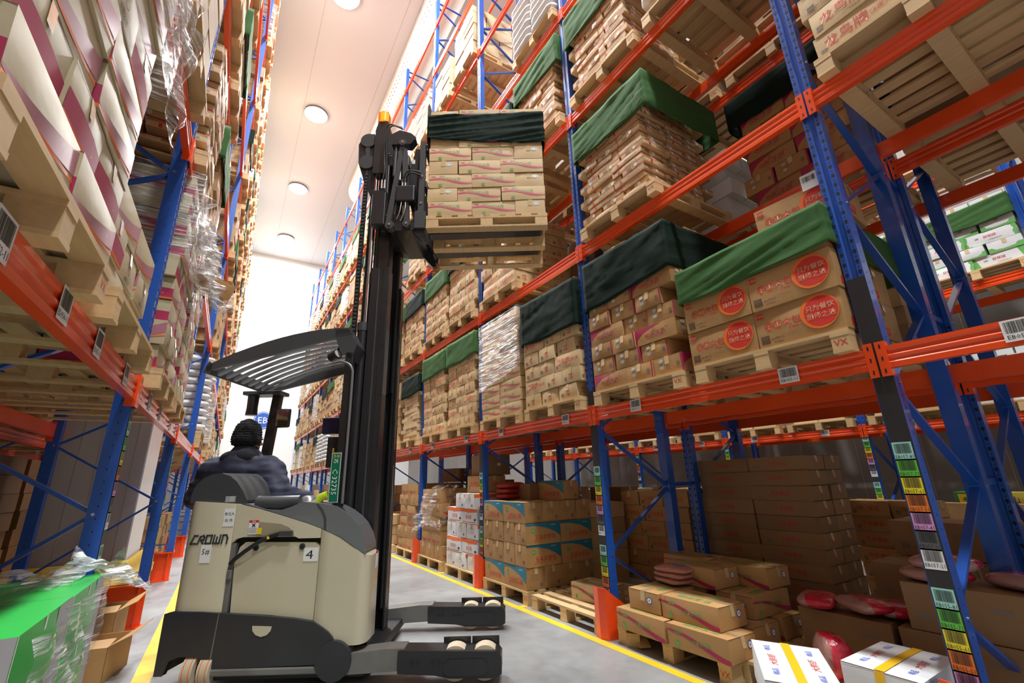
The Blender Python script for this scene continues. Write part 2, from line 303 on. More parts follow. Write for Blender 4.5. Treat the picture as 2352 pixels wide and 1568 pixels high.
def d_sea(L,W,H):
    t=[]
    for sx in (-1,1): t+=[T('精品',W*.1,-L*.28,sx*W*.3,BLUP,1,0),T('大鲜虾',W*.13,0,sx*W*.28,RED,1,.0),T('精品',W*.1,L*.3,sx*W*.3,BLUP,1,0)]
    tab=[Rr(-L*.42,-L*.12,H*(.36-.11*i),H*(.37-.11*i),BLK) for i in range(7)]+[Rr(-L*.42+i*L*.1,-L*.42+i*L*.1+.002,-H*.3,H*.36,BLK) for i in range(4)]+[T('营养成分表',H*.08,-L*.27,H*.43,BLK)]
    return {'T':t,'F':tab+[T('7',H*.4,L*.25,0,RED)],'L':[T('大鲜虾',H*.3,0,0,BLUP)],'R':[T('大鲜虾',H*.3,0,0,BLUP)]}
def d_swoosh(L,W,H):
    f=[Wave(-L*.45,L*.1,lambda t:H*(-.1-.35*math.sin(t*2.2)+.2*t),lambda t:H*(.02+.07*math.sin(t*3)),RED,8),Rr(L*.2,L*.4,-H*.3,-H*.2,GREYP)]
    return {'F':f,'B':f,'R':f[:1] if W>L*.8 else [Rr(-W*.2,W*.2,-H*.1,0,GREYP)],'L':[T('有限公司',H*.12,0,-H*.3,GREYP)]}
def d_plain(L,W,H):
    return {'F':[Tf('冷冻食品',H*.34,0,0,RED,L*.6),Rr(-L*.4,-L*.3,-H*.35,-H*.1,GREYP)],'B':[],'R':[T('大胸',H*.22,0,0,RED)],'L':[T('大胸',H*.22,0,0,RED)]}
def d_blank(L,W,H): return {'F':[Rr(-L*.4,-L*.3,-H*.3,-H*.1,GREYP),Rr(L*.2,L*.35,H*.1,H*.2,GREYP)],'L':seal(0,0),'R':seal(0,0)}
#        name            L    W    H    material deco   look
TYPES={'pink':('striped_carton',.435,.30,.165,CARDL,d_pink,'pink-waved pale carton'),
 'fzy':('magenta_cornered_carton',.46,.30,.20,CARD,d_fzy,'magenta-cornered brown carton'),
 'bao':('bun_carton',.54,.40,.265,CARD,d_bao,'red-circle bun carton'),
 'corn':('shrimp_carton',.50,.26,.235,CARD,d_corn,'blue-wedged brown carton'),
 'bird':('chicken_carton',.43,.31,.165,CARDL,d_bird,'red-lettered tan carton'),
 'flat':('flat_carton',.40,.30,.072,CARDL,d_flat,'flat red-edged carton'),
 'mag':('magenta_banded_carton',.46,.31,.19,CARDP,d_mag,'magenta-banded carton'),
 'wo':('white_carton',.46,.29,.20,WHITEB,d_wo,'orange-banded white carton'),
 'green':('green_ended_carton',.52,.32,.17,WHITEB,d_green,'green-ended white carton'),
 'sw':('swoosh_carton',.42,.31,.20,CARD,d_swoosh,'red-swoosh brown carton'),
 'plain':('cardboard_box',.42,.31,.19,CARD,d_plain,'plain brown carton'),
 'long':('long_carton',.58,.30,.135,CARDD,d_plain,'long dark brown carton'),
 'dark':('seal_stickered_carton',.50,.36,.20,CARDD,d_blank,'dark carton with round stickers')}
_CM={}
def cmeshes(t,L=None,W=None,H=None):
    nm,l,w_,h,m,d,look=TYPES[t]; key=(t,L,W,H)
    if key not in _CM: 
        L,W,H=L or l,W or w_,H or h
        _CM[key]=[carton_mesh(L-.004,W-.004,H-.003,m,d(L-.004,W-.004,H-.003),seed=k,bul=.007 if H>.1 else .003) for k in range(3)]
    return _CM[key]
def layer(wd,dp,L,W,var):
    """boxes of one pallet layer: (x,y,rot,isfront,isR,isL)"""
    out=[]
    def strip(y0,kind):
        if kind in (0,1):
            n=max(1,int((wd+.02)/L)); rem=wd-n*L; add=rem>=W*.88
            xs=[]; x=-wd/2 if add or n*L>wd*.97 else -n*L/2
            if kind==1 and add: xs.append((x+W/2,1)); x+=W
            for i in range(n): xs.append((x+L/2,0)); x+=L
            if kind==0 and add: xs.append((x+W/2,1))
            return xs
        if kind in (3,4):
            n=int((wd-L+.02)/W); xs=[]; x=-wd/2
            if kind==3: xs.append((x+L/2,0)); x+=L
            for i in range(n): xs.append((x+W/2,1)); x+=W
            if kind==4: xs.append((x+L/2,0))
            return xs
        n=max(1,int((wd+.02)/W)); g=(wd-n*W)/max(1,n-1) if n>1 else 0; return [(-wd/2+W/2+i*(W+min(g,.02)),1) for i in range(n)]
    y=-dp/2; k=0
    while y+W*.95<=dp/2+.01:
        kind=var; depth=L if kind==2 else W
        if y+depth>dp/2+.03: kind=0; depth=W
        xs=strip(y,kind)
        if kind==2:
            for x,rt in xs: out.append((x,y+L/2,1))
        else:
            for x,rt in xs: out.append((x,y+(L/2 if rt else W/2),rt) if (not rt or True) else None)
            if any(r for _,r in xs): pass
        y+=depth; k+=1
    # rotated boxes are longer in y: drop overlaps
    keep=[]
    for b in out:
        hw,hd=((L/2,W/2) if not b[2] else (W/2,L/2))
        if b[1]+hd>dp/2+.06: continue
        if all(abs(b[0]-c[0])>=hw+((W if c[2] else L)/2)-.012 or abs(b[1]-c[1])>=hd+((L if c[2] else W)/2)-.012 for c in keep): keep.append(b)
    return keep
ORD=['bottom','second','third','fourth','fifth','sixth','seventh','eighth','ninth','tenth','eleventh','twelfth','13th','14th','15th','16th','17th','18th','19th','20th','21st','22nd','23rd','24th','25th','26th']
NCOUNT={}
def load(t,cx,cy,rot,z0,rows,wd,dp,place,pats=(0,1),near=1,full=False,mass=None,dims=(None,None,None),mess=.011,skiprow=()):
    """a pallet load. near=+1/-1: which local x side can be seen. mass: an MB collecting far boxes instead of objects"""
    nm,l,w_,h,m,d,look=TYPES[t]; L,W,H=dims[0] or l,dims[1] or w_,dims[2] or h
    c,s=math.cos(rot),math.sin(rot); grp='%ss %s'%(look,place)
    for r in range(rows):
        bs=layer(wd,dp,L,W,pats[r%len(pats)]); z=z0+r*H
        fy=min(b[1]-(L if b[2] else W)/2 for b in bs); ex=max((b[0]*near+(W if b[2] else L)/2) for b in bs)
        nf=ns=0
        for b in sorted(bs,key=lambda b:(b[1],b[0]*-near)):
            front=b[1]-(L if b[2] else W)/2<fy+.03; side=b[0]*near+(W if b[2] else L)/2>ex-.08
            if not(front or side or (full and r>=rows-1) or (r==0 and mass is not None)): continue
            if (r,) in skiprow and front: pass
            x,y=b[0]+R_.uniform(-mess,mess),b[1]+R_.uniform(-mess*.7,mess)+ (R_.choice((0,0,.012)) if mess else 0); wx,wy=cx+x*c-y*s,cy+x*s+y*c
            a=rot+(math.pi/2*R_.choice((1,-1)) if b[2] else (math.pi if y>0 and not front else 0))+R_.uniform(-.012,.012)
            if front: nf+=1; pos='%s along front'%ORD[nf-1].replace('bottom','first')
            else: ns+=1; pos='%s behind'%ORD[ns-1].replace('bottom','first')
            if mass is not None:
                M=Matrix.Translation((wx,wy,z))@Matrix.Rotation(a,4,'Z'); hw,hd=L/2-.003,W/2-.003
                mass.box(-hw,hw,-hd,hd,0,H-.004,MASSM.get(t,CARDF),M); continue
            o=linkm(nm,R_.choice(cmeshes(t,*dims)),None,(wx,wy,z+.001),a)
            tag(o,'%s, %s row, %s, %s'%(look,ORD[r],pos,place),'box',grp); NCOUNT[nm]=NCOUNT.get(nm,0)+1
    return z0+rows*H
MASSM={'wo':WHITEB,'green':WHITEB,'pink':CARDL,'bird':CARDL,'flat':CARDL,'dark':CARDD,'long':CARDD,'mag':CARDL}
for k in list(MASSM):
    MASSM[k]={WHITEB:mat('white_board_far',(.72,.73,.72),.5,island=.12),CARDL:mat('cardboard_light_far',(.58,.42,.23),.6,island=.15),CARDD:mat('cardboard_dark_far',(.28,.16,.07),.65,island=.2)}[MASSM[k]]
# ---------------------------------------------------------------- pallets: local front = -y, w across, d deep, deck boards across
PN=0
_PM={}
def pal_parts(wd,dp):
    key=(wd,dp)
    if key in _PM: return _PM[key]
    r=random.Random(3); out=[]
    def one(nm,*bx,jit=.002):
        mb=MB(); mb.box(*bx,WOOD); v=[]
        out.append((nm,mb.mesh(nm)))
    for x in (-wd/2,-.05,wd/2-.1): one('bottom_board',x,x+.1,-dp/2,dp/2,0,.018)
    for x in (-wd/2,-.05,wd/2-.1):
        for y in (-dp/2+.002,-.06,dp/2-.122): one('block',x+.002,x+.098,y,y+.12,.018,.098)
    for x in (-wd/2,-.05,wd/2-.1): one('stringer_board',x,x+.1,-dp/2,dp/2,.098,.118)
    n=8; bw=.098; g=(dp-n*bw)/(n-1)
    for i in range(n): y=-dp/2+i*(bw+g); one('deck_board',-wd/2,wd/2,y,y+bw,.118,.138)
    pr=MB(); Mx=Matrix(((1,0,0,0),(0,0,1,0),(0,1,0,0),(0,0,0,1)))
    m,vs,fs=T('VX',.055,0,0,RED); pr.add([(wd/2-.05+a,-dp/2+.001,.058+b) for a,b in vs],fs,RED)
    out.append(('stamp',pr.mesh('stamp'))); _PM[key]=out; return out
def pal_far(mb,cx,cy,rot,z,wd,dp):
    M=Matrix.Translation((cx,cy,z))@Matrix.Rotation(rot,4,'Z')
    for x in (-wd/2,-.05,wd/2-.1):
        mb.box(x,x+.1,-dp/2,dp/2,0,.018,WOODF,M); mb.box(x,x+.1,-dp/2+.002,dp/2,.098,.118,WOODF,M)
        for y in (-dp/2,-.06,dp/2-.12): mb.box(x+.002,x+.098,y,y+.12,.018,.098,WOODF,M)
    for i in range(7): y=-dp/2+i*(dp-.1)/6; mb.box(-wd/2,wd/2,y,y+.1,.118,.138,WOODF,M)
def pallet(cx,cy,rot,z,wd,dp,label,grp='wooden pallets on the racks',turn=False):
    if turn: rot+=math.pi/2; wd,dp=dp,wd
    t=thing('wooden_pallet',label,'pallet',(cx,cy,z),rot,grp)
    for nm,me in pal_parts(round(wd,3),round(dp,3)): linkm(nm,me,t)
    return t
# ---------------------------------------------------------------- cloth band / film band around a load
def band(name,cx,cy,rot,wd,dp,z0s,z1s,m,label,cat,grp=None,off=.015,amp=.012,seed=1,n=120,k=14,top=.0,dirn=(9,22),thick=.004):
    """z0s,z1s: lower / upper edge at corners front-left, front-right, back-right, back-left"""
    r=random.Random(seed); a,b=wd/2+off,dp/2+off; per=[(-a,-b),(a,-b),(a,b),(-a,b)]; nrm=[(0,-1),(1,0),(0,1),(-1,0)]
    cnt=[max(6,int(n*l/(2*(2*a+2*b)))) for l in (2*a,2*b,2*a,2*b)]; cols=[]
    for s_ in range(4):
        p,q=per[s_],per[(s_+1)%4]; N=cnt[s_]
        for i in range(N):
            t=i/N; cols.append((p[0]+(q[0]-p[0])*t,p[1]+(q[1]-p[1])*t,nrm[s_],s_,t))
    vs=[]; n_=len(cols); ph=r.uniform(0,9)
    for i,(x,y,nn,s_,t) in enumerate(cols):
        zl=z0s[s_]+(z0s[(s_+1)%4]-z0s[s_])*t; zh=z1s[s_]+(z1s[(s_+1)%4]-z1s[s_])*t
        zl+=.006*math.sin(i*.35+ph)-.015*math.sin(math.pi*t)
        for j in range(k+1):
            u=j/k; z=zl+(zh-zl)*u; S_=s_+t; q_=Vector((S_*.8+z*1.0+ph,z*dirn[1]*.6-S_*3.0,ph)); e=.4*noise.noise(Vector((x*3+ph,y*3,z*3)))+1.0*(.3-abs(noise.noise(q_))*1.9)+.22*(.3-abs(noise.noise(q_*2.3))*1.6)
            d=max(-off*.35,amp*e); e2=math.sin(math.pi*t)*.012
            if t==0: px,py=x,y
            else: px,py=x+nn[0]*(d-e2*.3),y+nn[1]*(d-e2*.3)
            vs.append((px,py,z))
    fs=[]
    for i in range(n_):
        i2=(i+1)%n_
        for j in range(k): fs.append((i*(k+1)+j,i2*(k+1)+j,i2*(k+1)+j+1,i*(k+1)+j+1))
    if top:
        base=len(vs)
        for i,(x,y,nn,s_,t) in enumerate(cols):
            z=vs[i*(k+1)+k][2]; vs.append((x*(1-top),y*(1-top),z+.006+.01*noise.noise(Vector((x*6,y*6,ph)))))
        for i in range(n_): i2=(i+1)%n_; fs.append((i*(k+1)+k,i2*(k+1)+k,base+i2,base+i))
    mb=MB(); mb.add(vs,fs,m,True); o=mb.build(name,None,(cx,cy,0),rot); tag(o,label,cat,grp)
    if thick: md=o.modifiers.new('solid','SOLIDIFY'); md.thickness=thick; md.offset=1
    return o
def crumple(name,pts,m,label,cat,grp=None,amp=.05,n=26,seed=0,parent=None,fr=7):
    """crumpled sheet over a bilinear patch of 4 corner points"""
    A,B,Cx,D=[Vector(p) for p in pts]; vs=[];nn=((B-A).cross(D-A)).normalized()
    for i in range(n+1):
        for j in range(n+1):
            u,v=i/n,j/n; p=(A*(1-u)+B*u)*(1-v)+(D*(1-u)+Cx*u)*v
            q=p*fr+Vector((seed,seed*2,0)); d=noise.noise(q)+.5*noise.noise(q*2.3)
            q2=noise.noise_vector(q*1.3)*amp*.7; vs.append(p+nn*d*amp+q2)
    mb=MB(); mb.add(vs,[(i*(n+1)+j,(i+1)*(n+1)+j,(i+1)*(n+1)+j+1,i*(n+1)+j+1) for i in range(n) for j in range(n)],m,True)
    o=mb.build(name,parent); 
    if label: tag(o,label,cat,grp)
    return o
_SK={}
def sack_mesh(lx,ly,lz,m,seed,wr=.06):
    key=(lx,ly,lz,m.name,seed)
    if key in _SK: return _SK[key]
    vs=[];nu,nv=22,12
    for i in range(nu):
        th=2*math.pi*i/nu
        for j in range(nv+1):
            ph=-math.pi/2+math.pi*j/nv; cx_,sx_=math.cos(th),math.sin(th); p=lambda c,e:math.copysign(abs(c)**e,c)
            x=p(cx_,.45)*p(math.cos(ph),.6); y=p(sx_,.45)*p(math.cos(ph),.6); z=p(math.sin(ph),.8)
            z*=(1-.25*(abs(x)**4+abs(y)**4)); v=Vector((x*lx/2,y*ly/2,z*lz/2)); d=noise.noise(v*9+Vector((seed*3,0,0)))*wr+noise.noise(v*24+Vector((seed*3,0,0)))*wr*.35
            vs.append(v*(1+d)+Vector((0,0,lz/2)))
    fs=[(i*(nv+1)+j,((i+1)%nu)*(nv+1)+j,((i+1)%nu)*(nv+1)+j+1,i*(nv+1)+j+1) for i in range(nu) for j in range(nv)]
    mb=MB(); mb.add(vs,fs,m,True); _SK[key]=mb.mesh('sack'); return _SK[key]
def sack(name,cx,cy,z,rot,l,m,label,cat,grp,seed=0):
    o=linkm(name,sack_mesh(*l,m,seed),None,(cx,cy,z),rot); return tag(o,label,cat,grp)
# ---------------------------------------------------------------- racks
def post_mesh(h,z0,sx,holes):
    """omega post, front face at x=0 facing -x*sx, depth .09"""
    pr=[(0,-.05),(0,-.02),(.013,-.009),(.013,.009),(0,.02),(0,.05),(.09,.05),(.09,-.05)]
    mb=MB(); n=len(pr); vs=[(x*sx,y,z) for z in (z0,h) for x,y in pr]
    mb.add(vs,[(i,(i+1)%n,(i+1)%n+n,i+n) for i in range(n)]+[tuple(range(n,2*n))],BLUE)
    if holes:
        z=z0+.1
        while z<min(h-.1,holes):
            for y in (-.034,.034):
                mb.add([(-.0008*sx,y+.010*math.cos(a)*(1 if math.sin(a)>-.2 else .55),z+.016*math.sin(a)+(0.0)) for a in [2*math.pi*q/10 for q in range(10)]],[tuple(range(10))],HOLE)
                mb.add([(-.0008*sx,y+.004*math.cos(a),z+.033+.005*math.sin(a)) for a in [2*math.pi*q/6 for q in range(6)]],[tuple(range(6))],HOLE)
            for x in (.045,): 
                mb.add([(x*sx+.004*math.cos(a),-.0508,z+.005*math.sin(a)) for a in [2*math.pi*q/6 for q in range(6)]],[tuple(range(6))],HOLE)
            z+=.068
    return mb.mesh('post')
_PMM={}
def cached_post(h,z0,sx,holes):
    k=(h,z0,sx,holes)
    if k not in _PMM: _PMM[k]=post_mesh(*k)
    return _PMM[k]
def beam_mesh(L,sx,m,ridge=True):
    """front face at x=0, top at z=0"""
    H=.125; pr=[(0,0),(.045,0),(.045,-H),(0,-H),(0,-H+.03),(.008,-H+.042),(.008,-.075),(0,-.065),(0,-.055),(.008,-.045),(.008,-.03),(0,-.02)]
    mb=MB(); n=len(pr); vs=[(x*sx,y,z) for y in (-L/2,L/2) for x,z in pr]
    mb.add(vs,[(i,(i+1)%n,(i+1)%n+n,i+n) for i in range(n)]+[tuple(range(n)),tuple(range(2*n-1,n-1,-1))],m); return mb.mesh('beam')
def conn_mesh(sx,m,s):
    mb=MB(); mb.box(min(-.007*sx,0),max(-.007*sx,0),-.022,.022,-.17,.03,m); mb.box(min(0,.05*sx),max(0,.05*sx),s*.022-.002,s*.022+.002,-.17,.03,m)
    for z in (-.14,-.07,0): mb.add([(-.0078*sx,-.004,z-.012),(-.0078*sx,.004,z-.012),(-.0078*sx,.004,z+.012),(-.0078*sx,-.004,z+.012)],[(0,1,2,3)],HOLE)
    return mb.mesh('connector')
def label_plate(parent,loc,code,sx,col=PAPER,wd=.12,h=.09,name='location_label'):
    mb=MB(); f=lambda a,b,o:(-o*sx,-a*sx if sx>0 else -a*sx,b)
    def A(item,o): m,vs,fs=item; mb.add([f(a,b,o) for a,b in vs],fs,m)
    A(Rr(-wd/2,wd/2,-h/2,h/2,col),.0); A(Bars(-wd*.42,wd*.42,-h*.12,h*.42,BLK,24,seed=len(code)+ord(code[-1])),.0006)
    if code!='-': A(Tf(code,h*.27,0,-h*.3,BLK,wd*.9),.0006)
    return mb.build(name,parent,loc)
def rack(name,label,X0,sx,ys,levels,depth,ztop,holes={},front_m=ORANGE,back_m=ORANGE,z0=0,brace_r=None,skip_levels={},nobeam=(),brace_from=.65):
    t=thing(name,label,'rack',(X0,ys[0],0)); Xb=X0+sx*(depth-.09); Y0=ys[0]
    P=lambda x,y,z:((x-X0),(y-Y0),z)
    for k,y in enumerate(ys):
        fr=linkm('upright_frame',cached_post(ztop,z0,sx,holes.get(k,0)),t,P(X0,y,0)); fr.name='upright_frame'
        q=linkm('rear_post',cached_post(ztop,z0,-sx,holes.get(k,0)*.6),fr,((depth)*sx,0,0)); 
        mb=MB(); x1,x2=.06*sx,(depth-.06)*sx; i=0; z=brace_from; pz=None; dz=.58; pts=[(x2,z0+.12),(x1,z)]
        while z+dz<ztop: z+=dz; i+=1; pts.append(((x2 if i%2 else x1),z))
        bm_=[]
        for a,b in zip(pts,pts[1:]): mb.bar((a[0],.0,a[1]),(b[0],.0,b[1]),.02,.045,BLUE,up=(0,1,0))
        mb.bar((x1,0,z0+.1),(x2,0,z0+.1),.02,.04,BLUE,up=(0,1,0)); mb.bar((x1,0,ztop-.06),(x2,0,ztop-.06),.02,.04,BLUE,up=(0,1,0))
        mb.build('bracing',fr)
        bp=MB(); bp.box(min(-.01*sx,.12*sx),max(-.01*sx,.12*sx),-.07,.07,z0,z0+.008,BLUE); bp.box((depth*sx)-.07-.04*sx,(depth*sx)+.03-.04*sx,-.07,.07,z0,z0+.008,BLUE); bp.build('base_plate',fr)
        bo=MB()
        for a in pts[1:8]: bo.tube([(a[0],-.022 if 0 else -.055,a[1]),(a[0],-.048,a[1])],.009,STEEL,6)
        bo.build('bolt',fr)
    for k in range(len(ys)-1):
        ya,yb=ys[k]+.05,ys[k+1]-.05; L=yb-ya-.004; key=(round(L,3),sx)
        for j,z in enumerate(levels):
            if (k,j) in nobeam: continue
            for back,m in ((0,front_m),(1,back_m)):
                kk=('b',key,back,m.name)
                if kk not in _PMM: _PMM[kk]=beam_mesh(L,sx if not back else -sx,m)
                if ('c',sx,back,m.name) not in _PMM: _PMM[('c',sx,back,m.name)]=[conn_mesh(sx if not back else -sx,m,s) for s in (1,-1)]
                b=linkm('beam',_PMM[kk],t,P((X0-sx*.006) if not back else X0+sx*(depth+.006),(ya+yb)/2,z))
                if back and j>3: continue
                cm=_PMM[('c',sx,back,m.name)]
                linkm('connector',cm[0],b,(-.004*sx*(1 if not back else -1),-L/2-.024,0)); linkm('connector',cm[1],b,(-.004*sx*(1 if not back else -1),L/2+.024,0))
    return t
# ================================================================ setting
def struct(name,mb,parent=None):
    o=mb.build(name,parent); o['kind']='structure'; return o
def concrete():
    m=bpy.data.materials.new('polished_concrete'); m.use_nodes=True; nt=m.node_tree; L=nt.links; b=nt.nodes['Principled BSDF']
    tc=nt.nodes.new('ShaderNodeTexCoord'); n1=nt.nodes.new('ShaderNodeTexNoise'); n1.inputs['Scale'].default_value=1.3; n1.inputs['Detail'].default_value=6; n1.inputs['Roughness'].default_value=.65; L.new(tc.outputs['Object'],n1.inputs['Vector'])
    n2=nt.nodes.new('ShaderNodeTexNoise'); n2.inputs['Scale'].default_value=9; n2.inputs['Detail'].default_value=5; L.new(tc.outputs['Object'],n2.inputs['Vector'])
    mx=nt.nodes.new('ShaderNodeMath'); mx.operation='MULTIPLY_ADD'; L.new(n2.outputs[0],mx.inputs[0]); mx.inputs[1].default_value=.35; L.new(n1.outputs[0],mx.inputs[2])
    cr=nt.nodes.new('ShaderNodeValToRGB'); cr.color_ramp.elements[0].position=.45; cr.color_ramp.elements[0].color=(.20,.205,.205,1); cr.color_ramp.elements[1].position=.85; cr.color_ramp.elements[1].color=(.32,.33,.33,1)
    L.new(mx.outputs[0],cr.inputs[0]); L.new(cr.outputs[0],b.inputs['Base Color']); 
    mr=nt.nodes.new('ShaderNodeMapRange'); mr.inputs[3].default_value=.25; mr.inputs[4].default_value=.5; L.new(n1.outputs[0],mr.inputs[0]); L.new(mr.outputs[0],b.inputs['Roughness']); return m
CONC=concrete()
LINE=mat('floor_paint_yellow',(.80,.53,.03),.4,noise_s=6,noise_a=.18)
WALL=mat('cold_store_panel',(.90,.895,.88),.45,noise_s=.7,noise_a=.04); CEILM=mat('ceiling_panel',(.63,.655,.67),.5,noise_s=.4,noise_a=.03)
GAPM=mat('panel_joint',(.50,.44,.40),.6); PANG=mat('grey_panel',(.30,.28,.26),.4,noise_s=3,noise_a=.06); DUCT=mat('fabric_duct',(.74,.68,.62),.7)
struct('floor',MB().box(-11,12,-8,WALLY,-.1,0,CONC))
struct('wall_back',MB().box(-11,12,WALLY,WALLY+.2,0,CEIL,WALL))
struct('wall_front',MB().box(-11,12,-8.2,-8,0,CEIL,PANG))
mb=MB().box(10.3,10.5,-8,WALLY,0,CEIL,PANG)
for y in range(-8,30): mb.box(10.292,10.3,y-.006,y+.006,0,CEIL,GAPM)
struct('wall_right',mb)
struct('wall_left',MB().box(-9.2,-9,-8,WALLY,0,CEIL,PANG))
struct('ceiling',MB().box(-11,12,-8,WALLY,CEIL,CEIL+.2,CEILM))
ce=bpy.data.objects['ceiling']
mb=MB()
for x in (-1.6,.63,2.87): mb.box(x-.008,x+.008,-8,WALLY,CEIL-.004,CEIL,GAPM)
mb.build('panel_joint',ce)
for nm,x0,x1 in (('floor_line_right',2.87,2.95),('floor_line_left',-.40,-.28)):
    struct('trim_'+('1' if x0>0 else '2'),MB().box(x0,x1,-3,WALLY-.5,.0005,.002,LINE))
struct('trim_3',MB().box(2.95,3.06,4.64,4.72,.0005,.0018,LINE)); struct('trim_4',MB().box(2.95,3.06,7.0,7.08,.0005,.0018,LINE))
# lamps
i=0
for x,y in LAMPS:
    t=thing('high_bay_lamp','round white high-bay lamp %s'%('in the ceiling over the far end of the truck aisle' if (x,y)==LAMPS[0] else 'second from the back wall over the truck aisle' if (x,y)==LAMPS[1] else 'third from the back wall over the truck aisle' if (x,y)==LAMPS[2] else 'at the top edge over the truck aisle' if (x,y)==LAMPS[3] else 'over the truck aisle above the frame' if x==1.1 else 'over a neighbouring aisle behind the racks'),'lamp',(x,y,CEIL-.006),0,'high-bay ceiling lamps')
    MB().tube([(0,0,0),(0,0,-.08)],.44,TSILV,28).build('housing',t)
    MB().tube([(0,0,-.081),(0,0,-.1)],.41,mat('lamp_diffuser',(1,1,1),.5,emit=((1,.97,.93),22)),24).build('diffuser',t)
# duct along the right-hand racks, half round, with punched rows
mb=MB(); n=18; r=.42; dx,dz=3.75,CEIL-.02; Y0,Y1=-6,20.0
prof=[(dx+r*1.25*math.cos(math.pi+math.pi*k/n),dz+r*1.9*math.sin(math.pi+math.pi*k/n)) for k in range(n+1)]
vs=[(x,y,z) for y in (Y0,Y1) for x,z in prof]; mb.add(vs,[(k,k+1,k+2+n,k+1+n) for k in range(n)],DUCT,True)
end=[(x,Y1+.9*math.sqrt(max(0,1-((x-dx)/(r*1.25))**2))*0.0+0,z) for x,z in prof]
m2=[]
for j in range(7):
    a=math.pi/2*j/6; m2+= [(dx+(x-dx)*math.cos(a),Y1+.9*math.sin(a),dz+(z-dz)*math.cos(a)) for x,z in prof]
mb.add(m2,[(j*(n+1)+k,j*(n+1)+k+1,(j+1)*(n+1)+k+1,(j+1)*(n+1)+k) for j in range(6) for k in range(n)],DUCT,True)
t=thing('air_duct','long pale fabric air duct with punched holes under ceiling above right-hand racks','duct',(0,0,0)); mb.build('duct_skin',t)
mb=MB(); y=4.0
while y<19.9:
    for kk,s in ((3.0,.05),(4.0,.05),(6.0,.022),(6.8,.022)):
        a=math.pi+math.pi*kk/n; x,z=dx+r*1.253*math.cos(a),dz+r*1.905*math.sin(a); tx,tz=-r*1.25*math.sin(a),r*1.9*math.cos(a); l=math.hypot(tx,tz); tx/=l;tz/=l
        mb.add([(x-tx*s/2,y-s*.7,z-tz*s/2),(x-tx*s/2,y+s*.7,z-tz*s/2),(x+tx*s/2,y+s*.7,z+tz*s/2),(x+tx*s/2,y-s*.7,z+tz*s/2)],[(0,1,2,3)],mat('duct_hole',(.25,.2,.17),.9))
    y+=.2
mb.build('punched_holes',t)['kind']='stuff'
# aisle sign
t=thing('aisle_sign','round blue EB aisle sign on the white back wall','sign',(1.35,WALLY-.02,5.03)); ms=MATS.get('x') or mat('sign_blue',(.015,.10,.50),.4)
def wallpl(items,o=0): 
    mb=MB()
    for k,(m,vs,fs) in enumerate(items): mb.add([(a,-.004-.002*k-o,b) for a,b in vs],fs,m)
    return mb
wallpl([Cc(0,0,.50,ms,36),Rng(0,0,.46,.025,PAPER,36)]).build('disc',t); wallpl([T('EB',.52,0,0,PAPER)],.006).build('lettering',t)
wallpl([Rr(-.18,.18,-1.0,-.58,PAPER),T('√',.3,0,-.78,BLK)]).build('paper_notice',t)
# ================================================================ racks
LV=[2.01,3.83,5.67,7.50,9.33,11.17,12.77]; P0=.976; PT=2.417
YR=[P0-PT,P0]+[P0+PT*k for k in (1,2,3,4)]+[P0+PT*k+1.145 for k in range(5,12)]
rackA=rack('pallet_rack','tall blue and orange pallet rack lining the right side of the truck aisle',3.064,1,YR,LV,1.05,13.63,holes={1:5.5,2:5.5,3:4,4:4})
YB=[P0+PT*k for k in (-1,0,1,2,3,4)]
rackB=rack('pallet_rack','shadowed blue and orange rack standing back to back behind the right-hand rack',5.50,-1,YB,LV[:4],1.05,8.2,holes={1:4,2:4,3:3},brace_from=.65)
for k,y in enumerate(YB[:4]):
    for z in (1.25,2.4,3.6): MB().bar((4.10,0,z),(4.46,0,z),.03,.04,BLUE).build('row_spacer',rackA,(-3.064,y-YR[0],0))
YC=[3.18+PT*k for k in (-2,-1,0,1,2,3,4)]
rackC=rack('pallet_rack','bright far rack with orange beams across the next aisle',8.6,1,YC,LV[:3],1.05,7.4,holes={1:3,2:5,3:3,4:3})
YL=[3.6+2.85*j for j in (-1,0,1,2,3,4,5,6,7,8,9)]
rackL=rack('pallet_rack','tall blue and orange pallet rack lining the left side of the aisle',-.562,-1,YL,LV,1.05,13.63,holes={1:6,2:6,3:9},z0=.415,brace_from=1.22)
YL2=[3.6+2.85*j for j in (-1,0,1,2,3)]
rackM=rack('pallet_rack','shadowed rack standing back to back behind the left-hand rack',-3.1,1,YL2,LV[:4],1.05,8.2)
f0=[c for c in rackL.children if c.name.startswith('upright_frame')][0]
for c in list(f0.children):
    if 'plate' in c.name or 'brac' in c.name or 'bolt' in c.name: bpy.data.objects.remove(c)
# orange I-beam stands under the left rack
for k,y in enumerate(YL[1:5]):
    t=thing('rack_stand','orange steel I-beam stand under the %s blue upright of the left rack'%['nearest','second','third','fourth'][k],'stand',(-1.08,y,0),0,None)
    MB().box(-.56,.53,-.07,.07,0,.015,ORANGE).build('bottom_flange',t); MB().box(-.56,.53,-.07,.07,.39,.41,ORANGE).build('top_flange',t); MB().box(-.55,.52,-.008,.008,.015,.39,ORANGE).build('web',t)
    mb=MB(); mb.box(.46,.47,-.065,.065,.015,.39,ORANGE); mb.box(-.5,-.49,-.065,.065,.015,.39,ORANGE); mb.build('stiffener',t)
